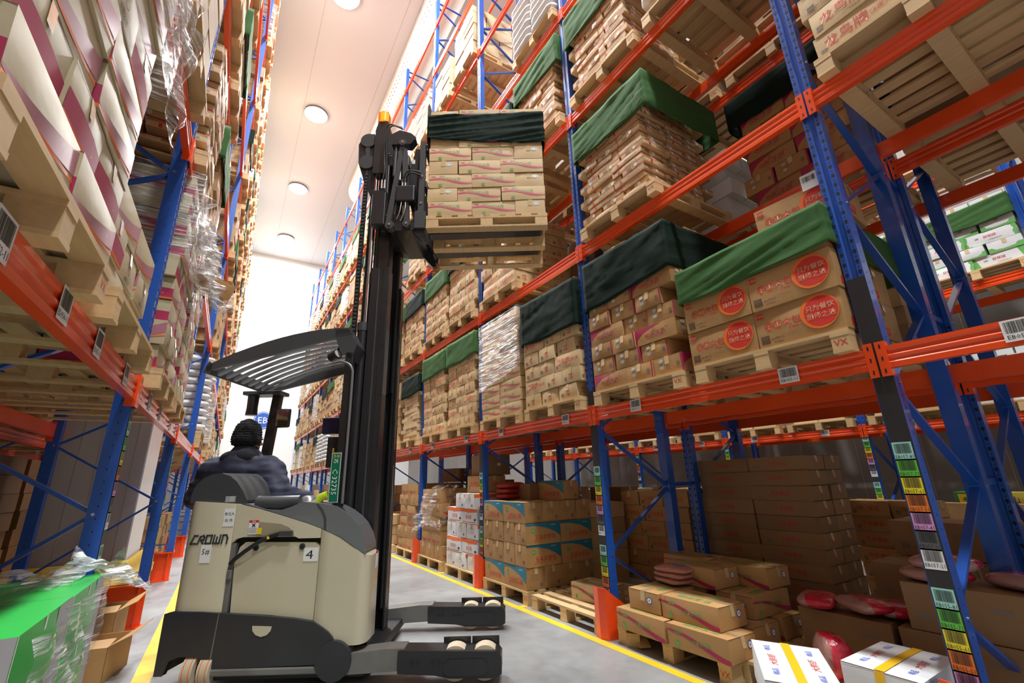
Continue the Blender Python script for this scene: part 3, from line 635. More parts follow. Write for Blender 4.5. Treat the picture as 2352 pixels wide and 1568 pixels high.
# building column with panel cladding and yellow guard, in the left rack
t=thing('clad_column','grey panel-clad building column with yellow guard inside the left rack','column',(-1.2,7.25,0))
t['kind']='structure'; del t['category']
MB().box(-.38,.36,-.5,.5,.3,CEIL-.1,mat('column_panel',(.50,.48,.45),.4)).build('cladding',t)
MB().box(.361,.375,-.5,.5,.3,CEIL-.1,WALL).build('aisle_face',t)  # aisle-side face of the cladding, whiter than the rest
mb=MB()
for x in (-.22,-.05,.12,.26): mb.box(x-.003,x+.003,-.504,-.5,.3,5,GAPM)
mb.build('panel_joint',t)
mb=MB(); mb.add([(-.85,-.8,.42),(.52,-.8,.42),(.52,.8,.42),(-.85,.8,.42),(-.42,-.52,.62),(.40,-.52,.62),(.40,.52,.62),(-.42,.52,.62)],[(0,1,5,4),(1,2,6,5),(2,3,7,6),(3,0,4,7)],LINE); mb.box(-.85,.52,-.8,.8,.33,.42,LINE); mb.build('yellow_guard',t)
# post guards (right rack)
for k,y in enumerate(YR[1:6]):
    if k==0: xx=2.99
    t=thing('post_guard','orange steel guard at the foot of the %s blue upright'%['nearest right','second right','third right','fourth right','fifth right'][k],'guard',(3.05,y,0))
    mb=MB(); h=.40; pr=[(-.075,.08),(-.095,.0),(-.075,-.075),(.10,-.11),(.10,-.10),(-.067,-.068),(-.085,0),(-.067,.072)]
    n=len(pr); vs=[(a,b,z) for z in (0,h) for a,b in pr]; vs=[(a,b,(z-.13 if z>0 and a>.05 else z)) for a,b,z in vs]
    mb.add(vs,[(i,(i+1)%n,(i+1)%n+n,i+n) for i in range(n)]+[tuple(range(n,2*n)),tuple(range(n-1,-1,-1))],ORANGE); mb.build('guard_plate',t)
# location labels
LC=[mat('label_teal',(.36,.72,.62),.5),mat('label_green',(.13,.55,.06),.5),mat('label_yellow',(.85,.72,.02),.5),mat('label_orange',(.85,.20,.02),.5),mat('label_pink',(.68,.30,.62),.5),mat('label_grey',(.11,.11,.11),.5),PAPER]
def strip(parent,xw,yw,y0r,codes,ztop,sx,X0,step=.107,tape=1.0,wd=.085):
    z=ztop; mb=MB(); mb.box(xw-.001 if sx>0 else xw,xw if sx>0 else xw+.001,yw-.05,yw+.046,z-step*14-.16,z+tape,mat('black_tape',(.022,.022,.024),.55,noise_s=9,noise_a=.3))
    o=mb.build('label_backing',parent,(-X0,-y0r,0))
    for c in codes:
        for q,suf in enumerate('8765432'):
            label_plate(parent,(xw-.002*sx-X0,yw-y0r,z-step/2),(c+'-'+suf+'1'),sx,LC[q],wd,.095); z-=step
        z-=.09
strip(rackA,3.062,YR[1],YR[0],('EB057','EB055'),1.81-.33,1,3.064,step=.0875,tape=.97)
strip(rackA,3.062,YR[2],YR[0],('EB061','EB059'),1.44,1,3.064,step=.0875,tape=.75)
strip(rackA,3.062,YR[3],YR[0],('EB065','EB063'),1.44,1,3.064,step=.0875,tape=.75)
for k in (2,3,4): strip(rackC,8.598,YC[k],YC[0],('EA0%d'%(57+4*k),'EA0%d'%(55+4*k)),1.85,1,8.6,step=.0875,tape=.12)
strip(rackL,-.560,YL[1],YL[0],('ED057','ED055'),1.75,-1,-.562,step=.0875,tape=.2); strip(rackL,-.560,YL[2],YL[0],('ED061','ED059'),1.75,-1,-.562,step=.0875,tape=.2)
for y,cd in ((.41,'EB053-11'),(1.463,'EB055-11'),(2.806,'EB057-11'),(3.825,'EB059-11'),(5.218,'EB061-11'),(6.281,'EB063-11'),(7.66,'EB065-11'),(8.838,'EB067-11')):
    label_plate(rackA,(3.064-.009-3.064,y-YR[0],1.955),cd,1,PAPER,.125,.105)
for k in range(6): 
    for dy in (.55,1.8): label_plate(rackC,(-.009,YC[k]+dy-YC[0],1.955),'EA0%d-11'%(51+4*k),1,PAPER,.13,.1)
for y in (1.479,2.01,2.509,3.171,4.134,4.75,5.6,6.2): label_plate(rackL,(.009,y-YL[0],1.96),'ED0%d-11'%(50+int(y*2)),-1,PAPER,.12,.12)
# ================================================================ loads on the right rack
XA=3.58; RA=-math.pi/2; WD,DP=1.05,1.15
def yc(bay,slot): return YR[bay+1]+(.60 if slot==0 else 1.765)
BAYW=['the nearest','the second','the third','the fourth']; LVW=['first','second','third','fourth','fifth','sixth','seventh']
MASS_A=MB(); MASS_P=MB(); BW=['foremost','first','second','third','fourth']
def pal(bay,slot,lv,x=XA,rot=RA,note='',ys=None,grp='wooden pallets on the right rack'):
    b=YR[bay+1] if ys is None else ys
    return pallet(x,yc(bay,slot) if ys is None else ys,rot,LV[lv]+.001,1.05,1.2,note or 'wooden pallet on the %s beam of the right rack, %s bay, %s half'%(LVW[lv],BW[bay+1],'nearer' if slot==0 else 'farther'),grp)
Z=lambda lv:LV[lv]+.1395
# bay 0, level 1
pal(0,0,0,note='wooden pallet under the red-circle bun cartons on the first beam')
zt=load('bao',XA-.02,yc(0,0)+.0,RA,Z(0),3,1.085,1.15,'below the green cloth',pats=(0,0),mess=.004)
zt2=load('bao',XA-.0,yc(0,0),RA,Z(0)+.66,1,1.085,1.15,'under the green cloth third layer',pats=(0,),mess=.0) if 0 else zt
o=linkm('bun_carton',cmeshes('bao')[1],None,(3.34,1.24,zt+.012),RA+.08); tag(o,'single bun carton with a pasted white barcode slip, standing on the green cloth','box')
mb=MB(); m,vs,fs=Rr(-.05,.05,-.06,.06,PAPER); mb.add([(a,-.208,.30+b) for a,b in vs],fs,m); m,vs,fs=Bars(-.04,.04,.0,.04,BLK,20,4); mb.add([(a,-.209,.30+b) for a,b in vs],fs,m); mb.build('barcode_slip',o,(.12,0,0))
band('wrapping_cloth',XA-.02,yc(0,0),RA,1.09,1.17,(zt-.28,zt-.24,zt-.26,zt-.25),(zt+.0,zt+.035,zt+.02,zt+.01),CL_G,'green cloth band over the red-circle bun cartons','cloth','cloth bands round the pallet loads',amp=.016,top=.12,seed=2)
# bay 0, level 1 farther: magenta-cornered cartons
pal(0,1,0,note='wooden pallet with red stamp under the magenta-cornered cartons')
zt=load('fzy',XA,yc(0,1),RA,Z(0),9,1.06,1.15,'below the dark cloth by the blue upright',pats=(3,2,4,3,2,4),dims=(.45,.30,.156))
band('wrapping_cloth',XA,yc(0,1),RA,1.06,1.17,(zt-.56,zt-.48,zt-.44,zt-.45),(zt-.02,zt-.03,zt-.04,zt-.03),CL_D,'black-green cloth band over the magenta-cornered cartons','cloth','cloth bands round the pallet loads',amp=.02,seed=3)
# bay 0, level 2 farther: flat cartons with green cloth
pal(0,1,1); zt=load('flat',XA,yc(0,1),RA,Z(1),19,1.03,1.12,'under the big green cloth above the beam',pats=(0,2,1),dims=(.40,.30,.068))
band('wrapping_cloth',XA,yc(0,1),RA,1.06,1.16,(zt-.40,zt-.44,zt-.38,zt-.4),(zt+.01,zt+.0,zt+.02,zt),CL_G,'big green cloth band with a white tag over the flat cartons','cloth','cloth bands round the pallet loads',amp=.022,seed=4,top=.05)
# bay 0, level 3
pal(0,1,2); zt=load('flat',XA,yc(0,1),RA,Z(2),16,1.03,1.12,'on the third beam beside the upright',pats=(0,1,2),dims=(.40,.30,.082))
band('wrapping_cloth',XA,yc(0,1),RA,1.05,1.16,(zt-.5,zt-.45,zt-.4,zt-.4),(zt+.0,zt-.0,zt+.0,zt),CL_G,'green cloth on the flat cartons at the top, right of the blue upright','cloth','cloth bands round the pallet loads',amp=.02,seed=5)
pal(0,0,2); load('plain',XA,yc(0,0),RA,Z(2),1,1.05,1.15,'',mass=MASS_A,dims=(.42,.31,.14))
for r in range(7):
    for k in range(2 if r else 0): sack('sack',XA-.42+R_.uniform(-.02,.02),yc(0,0)-.26+.53*k,Z(2)+.15*r,R_.uniform(-.05,.05)+math.pi/2,(.56,.42,.17),SACK,'white sack, %s layer, %s one, high above the flat cartons'%(ORD[r],('near','far')[k]),'sack','white sacks on the third beam',r%3)
# bay -1 (right of the near upright)
pal(-1,1,1,note='wooden pallet seen from below at the top right, second beam'); 
load('bird',XA+.0,yc(-1,1),RA,Z(1),6,1.05,1.15,'second beam, right of the near upright',pats=(0,0,2),dims=(.50,.33,.19))
pal(-1,0,1,note='wooden pallet seen from below at the right edge, second beam'); load('bird',XA,yc(-1,0),RA,Z(1),4,1.0,1.1,'second beam, right edge',pats=(0,2),mass=MASS_A)
pal(-1,1,2); pal(-1,0,2)
for s_ in (0,1): load('plain',XA,yc(-1,s_),RA,Z(2),5,1.05,1.15,'',mass=MASS_A,full=True)
# bay 1, level 1
pal(1,0,0); zt=load('bird',XA,yc(1,0),RA,Z(0),8,1.05,1.15,'first beam, left of the second upright',pats=(2,3,4,2,3),dims=(.43,.31,.17))
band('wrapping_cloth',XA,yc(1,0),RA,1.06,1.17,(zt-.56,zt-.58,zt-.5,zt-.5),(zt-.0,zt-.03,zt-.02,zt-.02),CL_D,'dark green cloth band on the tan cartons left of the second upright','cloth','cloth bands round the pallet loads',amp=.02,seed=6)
pal(1,1,0); zt=load('pink',XA,yc(1,1),RA,Z(0),9,1.04,1.15,'inside the clear film on the first beam',pats=(0,1),dims=(.52,.32,.155))
band('film_wrap',XA,yc(1,1),RA,1.06,1.17,(zt-.98,zt-.8,zt-.8,zt-.9),(zt+.02,zt+.03,zt+.02,zt+.02),FILM,'clear stretch film wound round the cartons on the first beam','film',None,amp=.012,off=.018,seed=7,dirn=(4,30),thick=0)
# bay 1, level 2: farther only (the raised load belongs in the empty place)
pal(1,1,1); load('bird',XA,yc(1,1),RA,Z(1),6,1.04,1.15,'behind the raised load on the second beam',pats=(0,1,2),dims=(.46,.33,.18))
# bay 1, level 3, 4
pal(1,0,2); zt=load('flat',XA,yc(1,0),RA,Z(2),16,1.0,1.12,'above the raised load, left of the upright',pats=(0,1,2),dims=(.40,.30,.083))
band('wrapping_cloth',XA,yc(1,0),RA,1.03,1.16,(zt-.38,zt-.46,zt-.4,zt-.4),(zt-.0,zt-.0,zt+.0,zt),CL_G,'green cloth on the flat cartons above the raised load','cloth','cloth bands round the pallet loads',amp=.022,seed=8)
pal(1,1,2); zt=load('flat',XA,yc(1,1),RA,Z(2),14,1.0,1.12,'third beam farther half',pats=(0,1),dims=(.40,.30,.083),mass=MASS_A)
band('wrapping_cloth',XA,yc(1,1),RA,1.03,1.16,(zt-.5,zt-.35,zt-.3,zt-.2),(zt+.0,zt+.02,zt+.0,zt),CL_D,'dark green cloth just above the raised load, near the thin braces','cloth','cloth bands round the pallet loads',amp=.025,seed=9,top=.1)
pal(1,0,3)
for r in range(7):
    for k in range(2): sack('sack',XA-.42,yc(1,0)-.26+.52*k,Z(3)+.15*r,R_.uniform(-.05,.05)+math.pi/2,(.56,.42,.17),SACK,'white sack, %s layer, %s one, high above the raised load'%(ORD[r],('near','far')[k]),'sack','white sacks on the fourth beam',r%3)
# bays 2 and 3
def simple(bay,slot,lv,t,rows,pats,dims=(None,None,None),cloth=None,ind=True,seed=0):
    place='%s bay past the mast side, beam %d, %s half'%(['first','second','third','fourth'][bay],lv+1,'near' if slot==0 else 'far') 
    pal(bay,slot,lv); zt=load(t,XA,yc(bay,slot),RA,Z(lv),rows,1.03,1.12,'%s bay, %s beam, %s half'%(BW[bay+1],LVW[lv],'near' if slot==0 else 'far'),pats=pats,dims=dims,mass=None if ind else MASS_A)
    if cloth: band('wrapping_cloth',XA,yc(bay,slot),RA,1.05,1.15,(zt-.44,zt-.42,zt-.4,zt-.4),(zt-.02,zt-.04,zt-.04,zt-.04),cloth,'%s cloth on the %s half of the %s bay, %s beam'%('green' if cloth is CL_G else 'dark green','nearer' if slot==0 else 'farther',BW[bay+1],LVW[lv]),'cloth','cloth bands round the pallet loads',amp=.014,seed=seed+bay*7+slot,n=80,k=9)
simple(2,0,0,'bird',9,(2,3,4,2,3),(.43,.31,.165),CL_G)
simple(2,1,0,'bird',9,(4,2,3,3,2),(.43,.31,.165),CL_G)
simple(2,0,1,'bird',8,(2,3,4),(.43,.31,.18),CL_D)
simple(2,1,1,'bird',8,(3,2,4),(.43,.31,.165),CL_G)
simple(3,0,0,'flat',17,(0,1,2),(.40,.30,.078),CL_D,False)
simple(3,1,0,'plain',7,(0,2,1),(None,None,None),None,False)
simple(3,0,1,'bird',8,(2,3,4),(.43,.31,.165),CL_D,True)
simple(3,1,1,'plain',8,(2,0,1),(.43,.31,.165),CL_G,False)
simple(3,0,2,'bird',7,(2,3,4),(.43,.31,.17),None,True)
simple(2,0,4,'bird',8,(0,1),(.43,.31,.16),None,False); simple(2,1,4,'bird',7,(0,1),(.43,.31,.16),None,False)
simple(2,0,2,'bird',7,(0,1),(.43,.31,.16),None,False); simple(2,1,2,'plain',6,(0,1),(.43,.31,.16),None,False)
# the far bays: individually placed pallets with merged cartons
r=random.Random(11); FARCL=0
far=[]
for bay in range(3,11):
    L=YR[bay+2]-YR[bay+1]; ns=2 if L<3 else 3
    for lv in range(7):
        for s in range(ns):
            if bay<=3 and lv<=2 and s<2: continue
            if bay<5 and lv>=3 and r.random()<.45: continue
            if lv>=5 and r.random()<(.75 if bay<9 else .9): continue
            if lv==6: continue
            y=YR[bay+1]+L*(s+.5)/ns; far.append((y,lv))
for y,lv in far:
    z=LV[lv]+.002
    pal_far(MASS_P,XA,y,RA,z,1.04,1.2)
    t=r.choice(['plain','bird','plain','sw','wo','flat','bird','sack']); hmax=1.15+.2*r.random(); near_=r.random()
    if t=='sack':
        for k in range(int(hmax/.14)):
            for q in range(2): sack('sack',XA-.42,y-.26+.52*q,z+.139+.14*k,math.pi/2+r.uniform(-.08,.08),(.56,.42,.16),SACK,'white sacks stacked far down the right rack','sack','white sacks far down the right rack',k%3)
        continue
    H=TYPES[t][3]*(.9 if t!='flat' else 1); rows=int(hmax/H)
    zt=load(t,XA,y,RA,z+.138,rows,1.03,1.12,'',pats=r.choice(((0,1),(0,2,1),(2,0))),dims=(None,None,H),mass=MASS_A)
    if r.random()<.42: band('wrapping_cloth',XA,y,RA,1.05,1.15,(zt-.4,zt-.32,zt-.3,zt-.3),(zt-.05,)*4,CL_G if r.random()<.5 else CL_D,'green cloth band on a load far down the right rack','cloth','cloth bands far down the right rack',n=40,k=4,seed=int(y*10),thick=0)
    elif r.random()<.25: band('film_wrap',XA,y,RA,1.05,1.15,(z+.3,)*4,(zt+.02,)*4,FILM,'clear film round a load far down the right rack','film','film round loads far down the right rack',n=40,k=4,seed=int(y*10),thick=0)
# ground row, right rack
def gp(x,y,rot,label,wd=1.05,dp=1.2): return pallet(x,y,rot,0.001,wd,dp,label,'wooden pallets on the floor')
gz=.14
gp(3.62,5.17,RA,'wooden pallet on the floor under the blue-wedged cartons'); load('corn',3.62,5.17,RA,gz,4,1.04,1.2,'on the floor pallet',pats=(0,2,2,1),full=True)
for k,(x,y,a,t) in enumerate(((3.75,4.95,.1,'corn'),(3.62,5.42,.05,'dark'))):
    o=linkm(TYPES[t][0],cmeshes(t)[k],None,(x,y,gz+4*.235+.002),RA+a); tag(o,['dark upside carton alone on top of the blue-wedged cartons','squat dark carton beside the red sacks on the blue-wedged cartons'][k],'box')
gp(3.60,3.98,RA,'empty wooden pallet on the floor left of the orange guard',1.1,1.2)
o=linkm('chicken_leg_carton',carton_mesh(.46,.30,.155,CARDL,d_life(.46,.30,.155),seed=5),None,(3.42,3.93,gz+.001),RA+.12); tag(o,'lone tan carton with a round seal on the empty floor pallet','box')
# bay 0 ground: low pallet with long chicken leg cartons
gp(3.62,2.72,RA,'wooden pallet stamped VX under the green-lettered long cartons, right foreground')
LIFE=[carton_mesh(.50,.31,.15,CARD,d_life(.50,.31,.15),seed=k) for k in range(3)]
def put(me,name,x,y,z,rz,label,grp=None,cat='box'): return tag(linkm(name,me,None,(x,y,z),rz),label,cat,grp)
put(LIFE[0],'chicken_leg_carton',3.12,2.93,gz,RA,'green-lettered long carton, lower row, left, on the front floor pallet')
put(LIFE[1],'chicken_leg_carton',3.12,2.40,gz,RA+.02,'green-lettered long carton, lower row, right corner with torn flap')
put(LIFE[2],'chicken_leg_carton',3.20,2.50,gz+.155,RA,'green-lettered long carton on top, turned along the aisle')
put(LIFE[0],'chicken_leg_carton',3.28,2.93,gz+.155,0.02,'green-lettered carton with round seal, end facing the aisle, top left')
for i,(x,y,z,a) in enumerate(((3.48,2.44,gz,RA),(3.48,2.97,gz,RA),(3.86,2.44,gz,RA),(3.86,2.97,gz,RA),(3.74,2.42,gz+.155,0),(3.74,2.82,gz+.155,0),(3.9,3.12,gz+.155,0),(3.95,2.55,gz+.31,RA),(3.95,3.08,gz+.31,RA),(3.62,2.80,gz+.31,RA))):
    put(LIFE[i%3],'chicken_leg_carton',x,y,z+.001,a,'dim green-lettered carton %s on the front floor pallet'%['behind lower right','behind lower left','rear lower right','rear lower left','middle right','middle centre','middle rear','top right','top left','top centre'][i],'dim cartons on the front floor pallet')
for k in range(3): sack('meat_bag',3.42,2.93-.02*k,gz+.312+.045*k,.2*k+1.3,(.34,.24,.06),MEAT,'flat pink vacuum-packed meat bag, %s of three on the tan cartons'%['lowest','middle','topmost'][k],'bag','vacuum-packed meat bags',k)
# rack B ground: tall dark stack of long cartons, more behind
gp(4.95,2.83,RA,'shadowed wooden pallet under the tall dark carton stack')
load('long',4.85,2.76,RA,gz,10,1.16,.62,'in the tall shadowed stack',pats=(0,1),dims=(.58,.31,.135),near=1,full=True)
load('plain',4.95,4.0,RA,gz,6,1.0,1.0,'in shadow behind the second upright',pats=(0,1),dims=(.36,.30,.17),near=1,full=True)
load('plain',4.2,4.85,0,.14,5,.5,.9,'dim stack behind the blue-wedged cartons',pats=(0,1),dims=(.36,.30,.18),near=1,full=True,mass=MASS_A)
load('plain',5.9,2.05,RA,gz,6,.8,.4,'lit stack past the tall dark stack',pats=(0,),dims=(.36,.26,.15),near=1,full=True)
# bay -1 ground: large dark cartons and red bags, white seafood boxes
gp(3.75,1.75,RA,'wooden pallet half hidden behind the white seafood boxes',1.0,1.2)
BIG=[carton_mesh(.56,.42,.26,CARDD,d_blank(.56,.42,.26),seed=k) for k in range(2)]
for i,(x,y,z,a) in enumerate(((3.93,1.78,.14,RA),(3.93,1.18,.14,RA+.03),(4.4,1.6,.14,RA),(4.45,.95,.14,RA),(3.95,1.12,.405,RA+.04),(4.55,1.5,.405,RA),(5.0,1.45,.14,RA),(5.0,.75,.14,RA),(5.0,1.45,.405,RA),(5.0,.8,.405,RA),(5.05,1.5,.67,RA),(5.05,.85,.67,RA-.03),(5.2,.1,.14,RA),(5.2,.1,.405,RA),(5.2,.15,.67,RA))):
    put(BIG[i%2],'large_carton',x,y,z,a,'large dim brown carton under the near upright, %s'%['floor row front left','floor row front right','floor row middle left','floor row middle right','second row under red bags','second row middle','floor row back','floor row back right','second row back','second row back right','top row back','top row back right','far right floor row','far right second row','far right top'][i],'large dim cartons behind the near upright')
for i,(x,y,z,a) in enumerate(((3.80,1.95,.405,.3),(3.80,1.66,.43,1.0),(3.95,1.52,.405,.5),(3.85,1.24,.668,1.3),(3.86,1.18,.74,1.6),(3.95,.86,.668,1.2))):
    sack('red_bag',x,y,z,a,(.34,.24,.09),REDBAG,'shiny red and clear food bag %s'%['lying left on the dim cartons','leaning in the middle of the dim cartons','behind the leaning one','under the top bag by the near upright','topmost by the near upright','right of the near upright'][i],'bag','red food bags',i%3)
sack('red_bag',3.32,1.68,.145,.9,(.24,.16,.24),REDBAG,'upright red and clear bag between the two white boxes','bag','red food bags',1)
SEA=[carton_mesh(.52,.36,.20,WHITEB,d_sea(.52,.36,.20),seed=k,tape=YTAPE) for k in range(2)]
o=put(SEA[0],'seafood_box',2.87,1.69,.115,0,'white seafood box with yellow tape, tilted, at the aisle edge'); o.rotation_euler=(math.radians(3),math.radians(-4),math.radians(37))
o=put(SEA[1],'seafood_box',3.28,1.32,.145,0.0,'white seafood box with yellow tape and printed table, beside the near upright')
gp(3.2,1.45,RA+.35,'pale pallet on the floor under the tilted white seafood box',.9,.7) if 0 else None
t=thing('splintered_block','broken pallet block and splinters beside the orange guard','wood',(3.12,3.14,0),.6); MB().box(-.1,.08,-.05,.06,0.0,.1,WOOD).build('block',t); MB().bar((-.12,-.09,.02),(.18,.05,.12),.09,.018,WOOD).build('broken_board',t); MB().bar((-.05,.1,.1),(.12,-.05,.19),.07,.015,WOOD).build('broken_board',t)
# bay 2 ground: white cartons / film stack ; bay 3: swoosh cartons
gp(3.62,6.42,RA,'wooden pallet on the floor under the orange-banded white cartons'); 
load('wo',3.62,6.42,RA,gz,4,1.04,1.15,'on the floor pallet',pats=(2,0,2,0),full=True,dims=(.50,.34,.205))
load('wo',3.45,6.16,RA,gz+.82,1,.62,.95,'top pair on the white stack',pats=(2,),full=True,dims=(.5,.30,.205))
put(cmeshes('plain',.5,.38,.24)[0],'cardboard_box',3.35,6.2,gz+1.03,RA,'tan box alone on top of the white cartons'); put(cmeshes('dark',.5,.4,.3)[1],'cardboard_box',3.42,6.18,gz+1.275,RA,'larger brown box topmost above the white cartons')
gp(3.62,7.62,RA,'wooden pallet on the floor under the film-draped cartons'); load('sw',3.62,7.62,RA,gz,5,1.0,1.15,'under the crumpled film',pats=(2,0,1),full=True,dims=(.42,.33,.215))
crumple('loose_film',((3.0,7.95,.62),(3.0,7.15,.60),(3.3,7.05,1.27),(3.3,8.05,1.27)),FILM,'crumpled clear film draped over floor cartons beside the white stack','film',amp=.06,n=36,seed=3)
crumple('loose_film',((2.86,7.95,.55),(2.93,7.6,.62),(3.1,7.15,1.3),(2.97,7.75,1.2)),FILM,'bunched film tail hanging toward the aisle','film',amp=.09,n=24,seed=8)
gp(3.62,8.85,RA,'wooden pallet on the floor under the red-swoosh cartons'); load('sw',3.62,8.85,RA,gz,6,1.04,1.15,'on the farther floor pallet',pats=(0,2,1),full=True,dims=(.44,.33,.195))
for bay in range(3,11):
    for s in (0,1):
        if bay==3 and s==0: continue
        y=YR[bay+1]+(.6,1.77)[s]
        if bay==3 and s==1: y=10.1
        if bay==2: continue
        pal_far(MASS_P,XA,y,RA,.002,1.04,1.2); load(r.choice(['plain','sw','bird','wo','dark']),XA,y,RA,gz,r.choice((3,5,6,4)),1.03,1.12,'',pats=(0,1,2),mass=MASS_A,full=True)
# dim boxes on top in the ground bays (seen under the first beam)
for i,(x,y,z,s_) in enumerate(((3.9,6.9,1.08,.45),(4.1,7.6,1.28,.4),(4.0,8.6,1.32,.42),(4.9,6.2,.15,.5),(5.0,5.2,.15,.5),(4.9,7.4,.15,.5))):
    for k in range(1 if z>1 else 4): put(BIG[(i+k)%2],'large_carton',x,y,z+.002+.262*k,RA+.05*i,'dim brown carton deep in the floor row, pile %s, %s from the floor'%(ORD[i].replace('bottom','first'),ORD[k].replace('bottom','first')),'dim cartons deep in the floor row')
for k in range(3): sack('sack',3.4,5.55-.0*k,gz+.94+.07*k,.2*k,(.42,.3,.09),mat('red_sack',(.35,.03,.015),.5,noise_s=20,noise_a=.3),'dark red mesh sack %s on the blue-wedged cartons'%['lowest','middle','topmost'][k],'sack','dark red sacks',k)
put(cmeshes('wo',.42,.36,.24)[2],'white_carton',3.62,5.62-.02,gz+.942,RA,'plain white carton behind the dark red sacks') if 0 else None
# ================================================================ rack B loads (behind, seen through empty places)
XB=4.99
def palB(y,lv,lab): return pallet(XB,y,RA,LV[lv]+.001,1.05,1.2,lab,'wooden pallets on the rack behind')
palB(yc(0,0),1,'dim pallet on the second beam of the rack behind, nearer'); load('fzy',XB-.05,yc(0,0),RA,Z(1),7,1.1,1.15,'in shadow on the rack behind',pats=(0,2,1),dims=(.46,.31,.19))
band('wrapping_cloth',XB-.05,yc(0,0),RA,1.12,1.17,(5.05,)*4,(5.42,)*4,CL_D,'black cloth on the dim cartons of the rack behind, second beam','cloth','cloth bands round the pallet loads',seed=21)
palB(yc(0,1),1,'dim pallet on the second beam of the rack behind, farther'); load('wo',XB,yc(0,1),RA,Z(1),5,1.05,1.15,'in shadow behind the flat cartons',pats=(0,2),mass=MASS_A)
for y,w_ in ((yc(0,0),'first bay nearer half'),(yc(0,1),'first bay farther half'),(yc(-1,1),'above the nearest bay, farther'),(yc(-1,0),'above the nearest bay, nearer')):
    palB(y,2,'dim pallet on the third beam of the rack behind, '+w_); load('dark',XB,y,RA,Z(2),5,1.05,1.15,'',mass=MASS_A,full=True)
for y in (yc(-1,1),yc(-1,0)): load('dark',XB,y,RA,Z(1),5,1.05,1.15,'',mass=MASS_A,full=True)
palB(yc(-1,1),1,'dim pallet seen from below, second beam, rack behind, near right'); palB(yc(-1,0),1,'dim pallet seen from below at the right edge, rack behind')
for y,t,n in ((yc(1,0),'dark',5),(yc(1,1),'plain',6),(yc(0,1),'bird',6),(yc(-1,1),'bird',5)):
    if not(y==yc(0,1) or y==yc(-1,1)): pal_far(MASS_P,XB,y,RA,LV[1],1.05,1.2); load(t,XB,y,RA,Z(1),n,1.04,1.12,'',mass=MASS_A)
band('film_wrap',XB,yc(1,0),RA,1.07,1.15,(4.0,)*4,(5.1,)*4,mat('black_film',(.01,.01,.012),.12,bump=.6,bump_s=9,coat=.8),'black film over a load on the rack behind, below the raised pallet','film',None,amp=.02,seed=31,thick=0)
palB(yc(0,0),0,'dim pallet on the first beam of the rack behind'); load('plain',XB,yc(0,0),RA,Z(0),7,1.04,1.12,'',mass=MASS_A,dims=(.42,.31,.15))
for b_,s_ in ((0,1),(1,0),(1,1),(2,0),(2,1),(3,0)): pal_far(MASS_P,XB,yc(b_,s_),RA,LV[0],1.05,1.2); load('plain',XB,yc(b_,s_),RA,Z(0),6,1.04,1.12,'',mass=MASS_A)
for b_,s_ in ((1,0),(1,1),(2,0)): pal_far(MASS_P,XB,yc(b_,s_),RA,LV[2],1.05,1.2); load('plain',XB,yc(b_,s_),RA,Z(2),5,1.04,1.12,'',mass=MASS_A)
# ================================================================ rack C loads across the next aisle
XC=9.12
for k in range(-2,4):
    for s in (0,1):
        y=3.18+PT*k+(.6,1.77)[s]
        for lv in (0,1,2):
            if (k==-1 and lv==1):
                pallet(XC,y,RA,LV[1],1.05,1.2,'wooden pallet under the green-ended cartons across the next aisle, %s'%('nearer' if s==0 else 'farther'),'wooden pallets across the next aisle')
                zt=load('green',XC,y,RA,Z(1),6,1.04,1.12,'across the next aisle, %s'%('right' if s==0 else 'left'),pats=(0,2),dims=(.52,.34,.17))
                band('wrapping_cloth',XC,y,RA,1.06,1.15,(zt-.38,)*4,(zt-.12,zt-.06,zt-.05,zt-.05),CL_G,'green cloth on the green-ended cartons across the aisle, %s'%('right' if s==0 else 'left'),'cloth','cloth bands round the pallet loads',seed=40+s); continue
            pal_far(MASS_P,XC,y,RA,LV[lv]+.002,1.04,1.2)
            load(r.choice(['plain','wo','bird','green','flat']),XC,y,RA,Z(lv),4,1.03,1.12,'',pats=(0,2),mass=MASS_A)
        if k in (0,1,2) and s==1 or k==1: pal_far(MASS_P,XC,y,RA,.002,1.04,1.2); load(r.choice(['bird','plain']),XC,y,RA,gz,r.choice((3,5)),1.03,1.12,'',mass=MASS_A,full=True)
# floor row across the aisle: timber rail with green and yellow boxes
t=thing('timber_rail','long wooden board across pallets beyond the near upright','board',(7.6,1.5,0)); MB().box(-.06,.06,-1.3,1.0,.72,.93,WOOD).build('board',t); MB().box(-.5,.5,-1.2,-1.05,0,.72,WOOD).build('support',t); MB().box(-.5,.5,.8,.95,0,.72,WOOD).build('support',t); 
mb=MB(); mb.box(.0,.9,-1.25,.95,.66,.72,WOOD); mb.build('shelf_board',t)
GB=carton_mesh(.40,.28,.16,mat('green_box',(.04,.27,.10),.5),{'F':[Rr(-.16,.0,-.06,.06,YEL)]},seed=1,tape=None,seam=None); YB_=carton_mesh(.40,.28,.16,mat('yellow_box',(.72,.66,.12),.5),{'F':[Rr(-.0,.14,-.06,.06,GRN),T('山',.08,-.1,0,BLK)]},seed=2,tape=None,seam=None)
for i in range(8): put((GB,YB_)[i%2] if i<5 else (YB_,GB)[i%2],'green_yellow_box',7.95,.62+.43*(i%4),.722+.162*(i//4),RA,'%s box, %s row on the timber rail, %s from the right'%(('green','yellow')[i%2],('lower','upper')[i//4],ORD[i%4].replace('bottom','first')),'green and yellow boxes on the timber rail')
gp(6.2,4.6,RA+.2,'pallet on the floor of the next aisle beyond the second upright'); load('sw',6.2,4.6,RA+.2,gz,5,.9,1.0,'beyond the second upright',pats=(0,2),near=1,full=True,mass=MASS_A)
gp(6.3,6.4,RA,'pallet on the floor of the next aisle behind the blue-wedged cartons'); load('bird',6.3,6.4,RA,gz,6,1.0,1.0,'',pats=(0,2),full=True,mass=MASS_A)
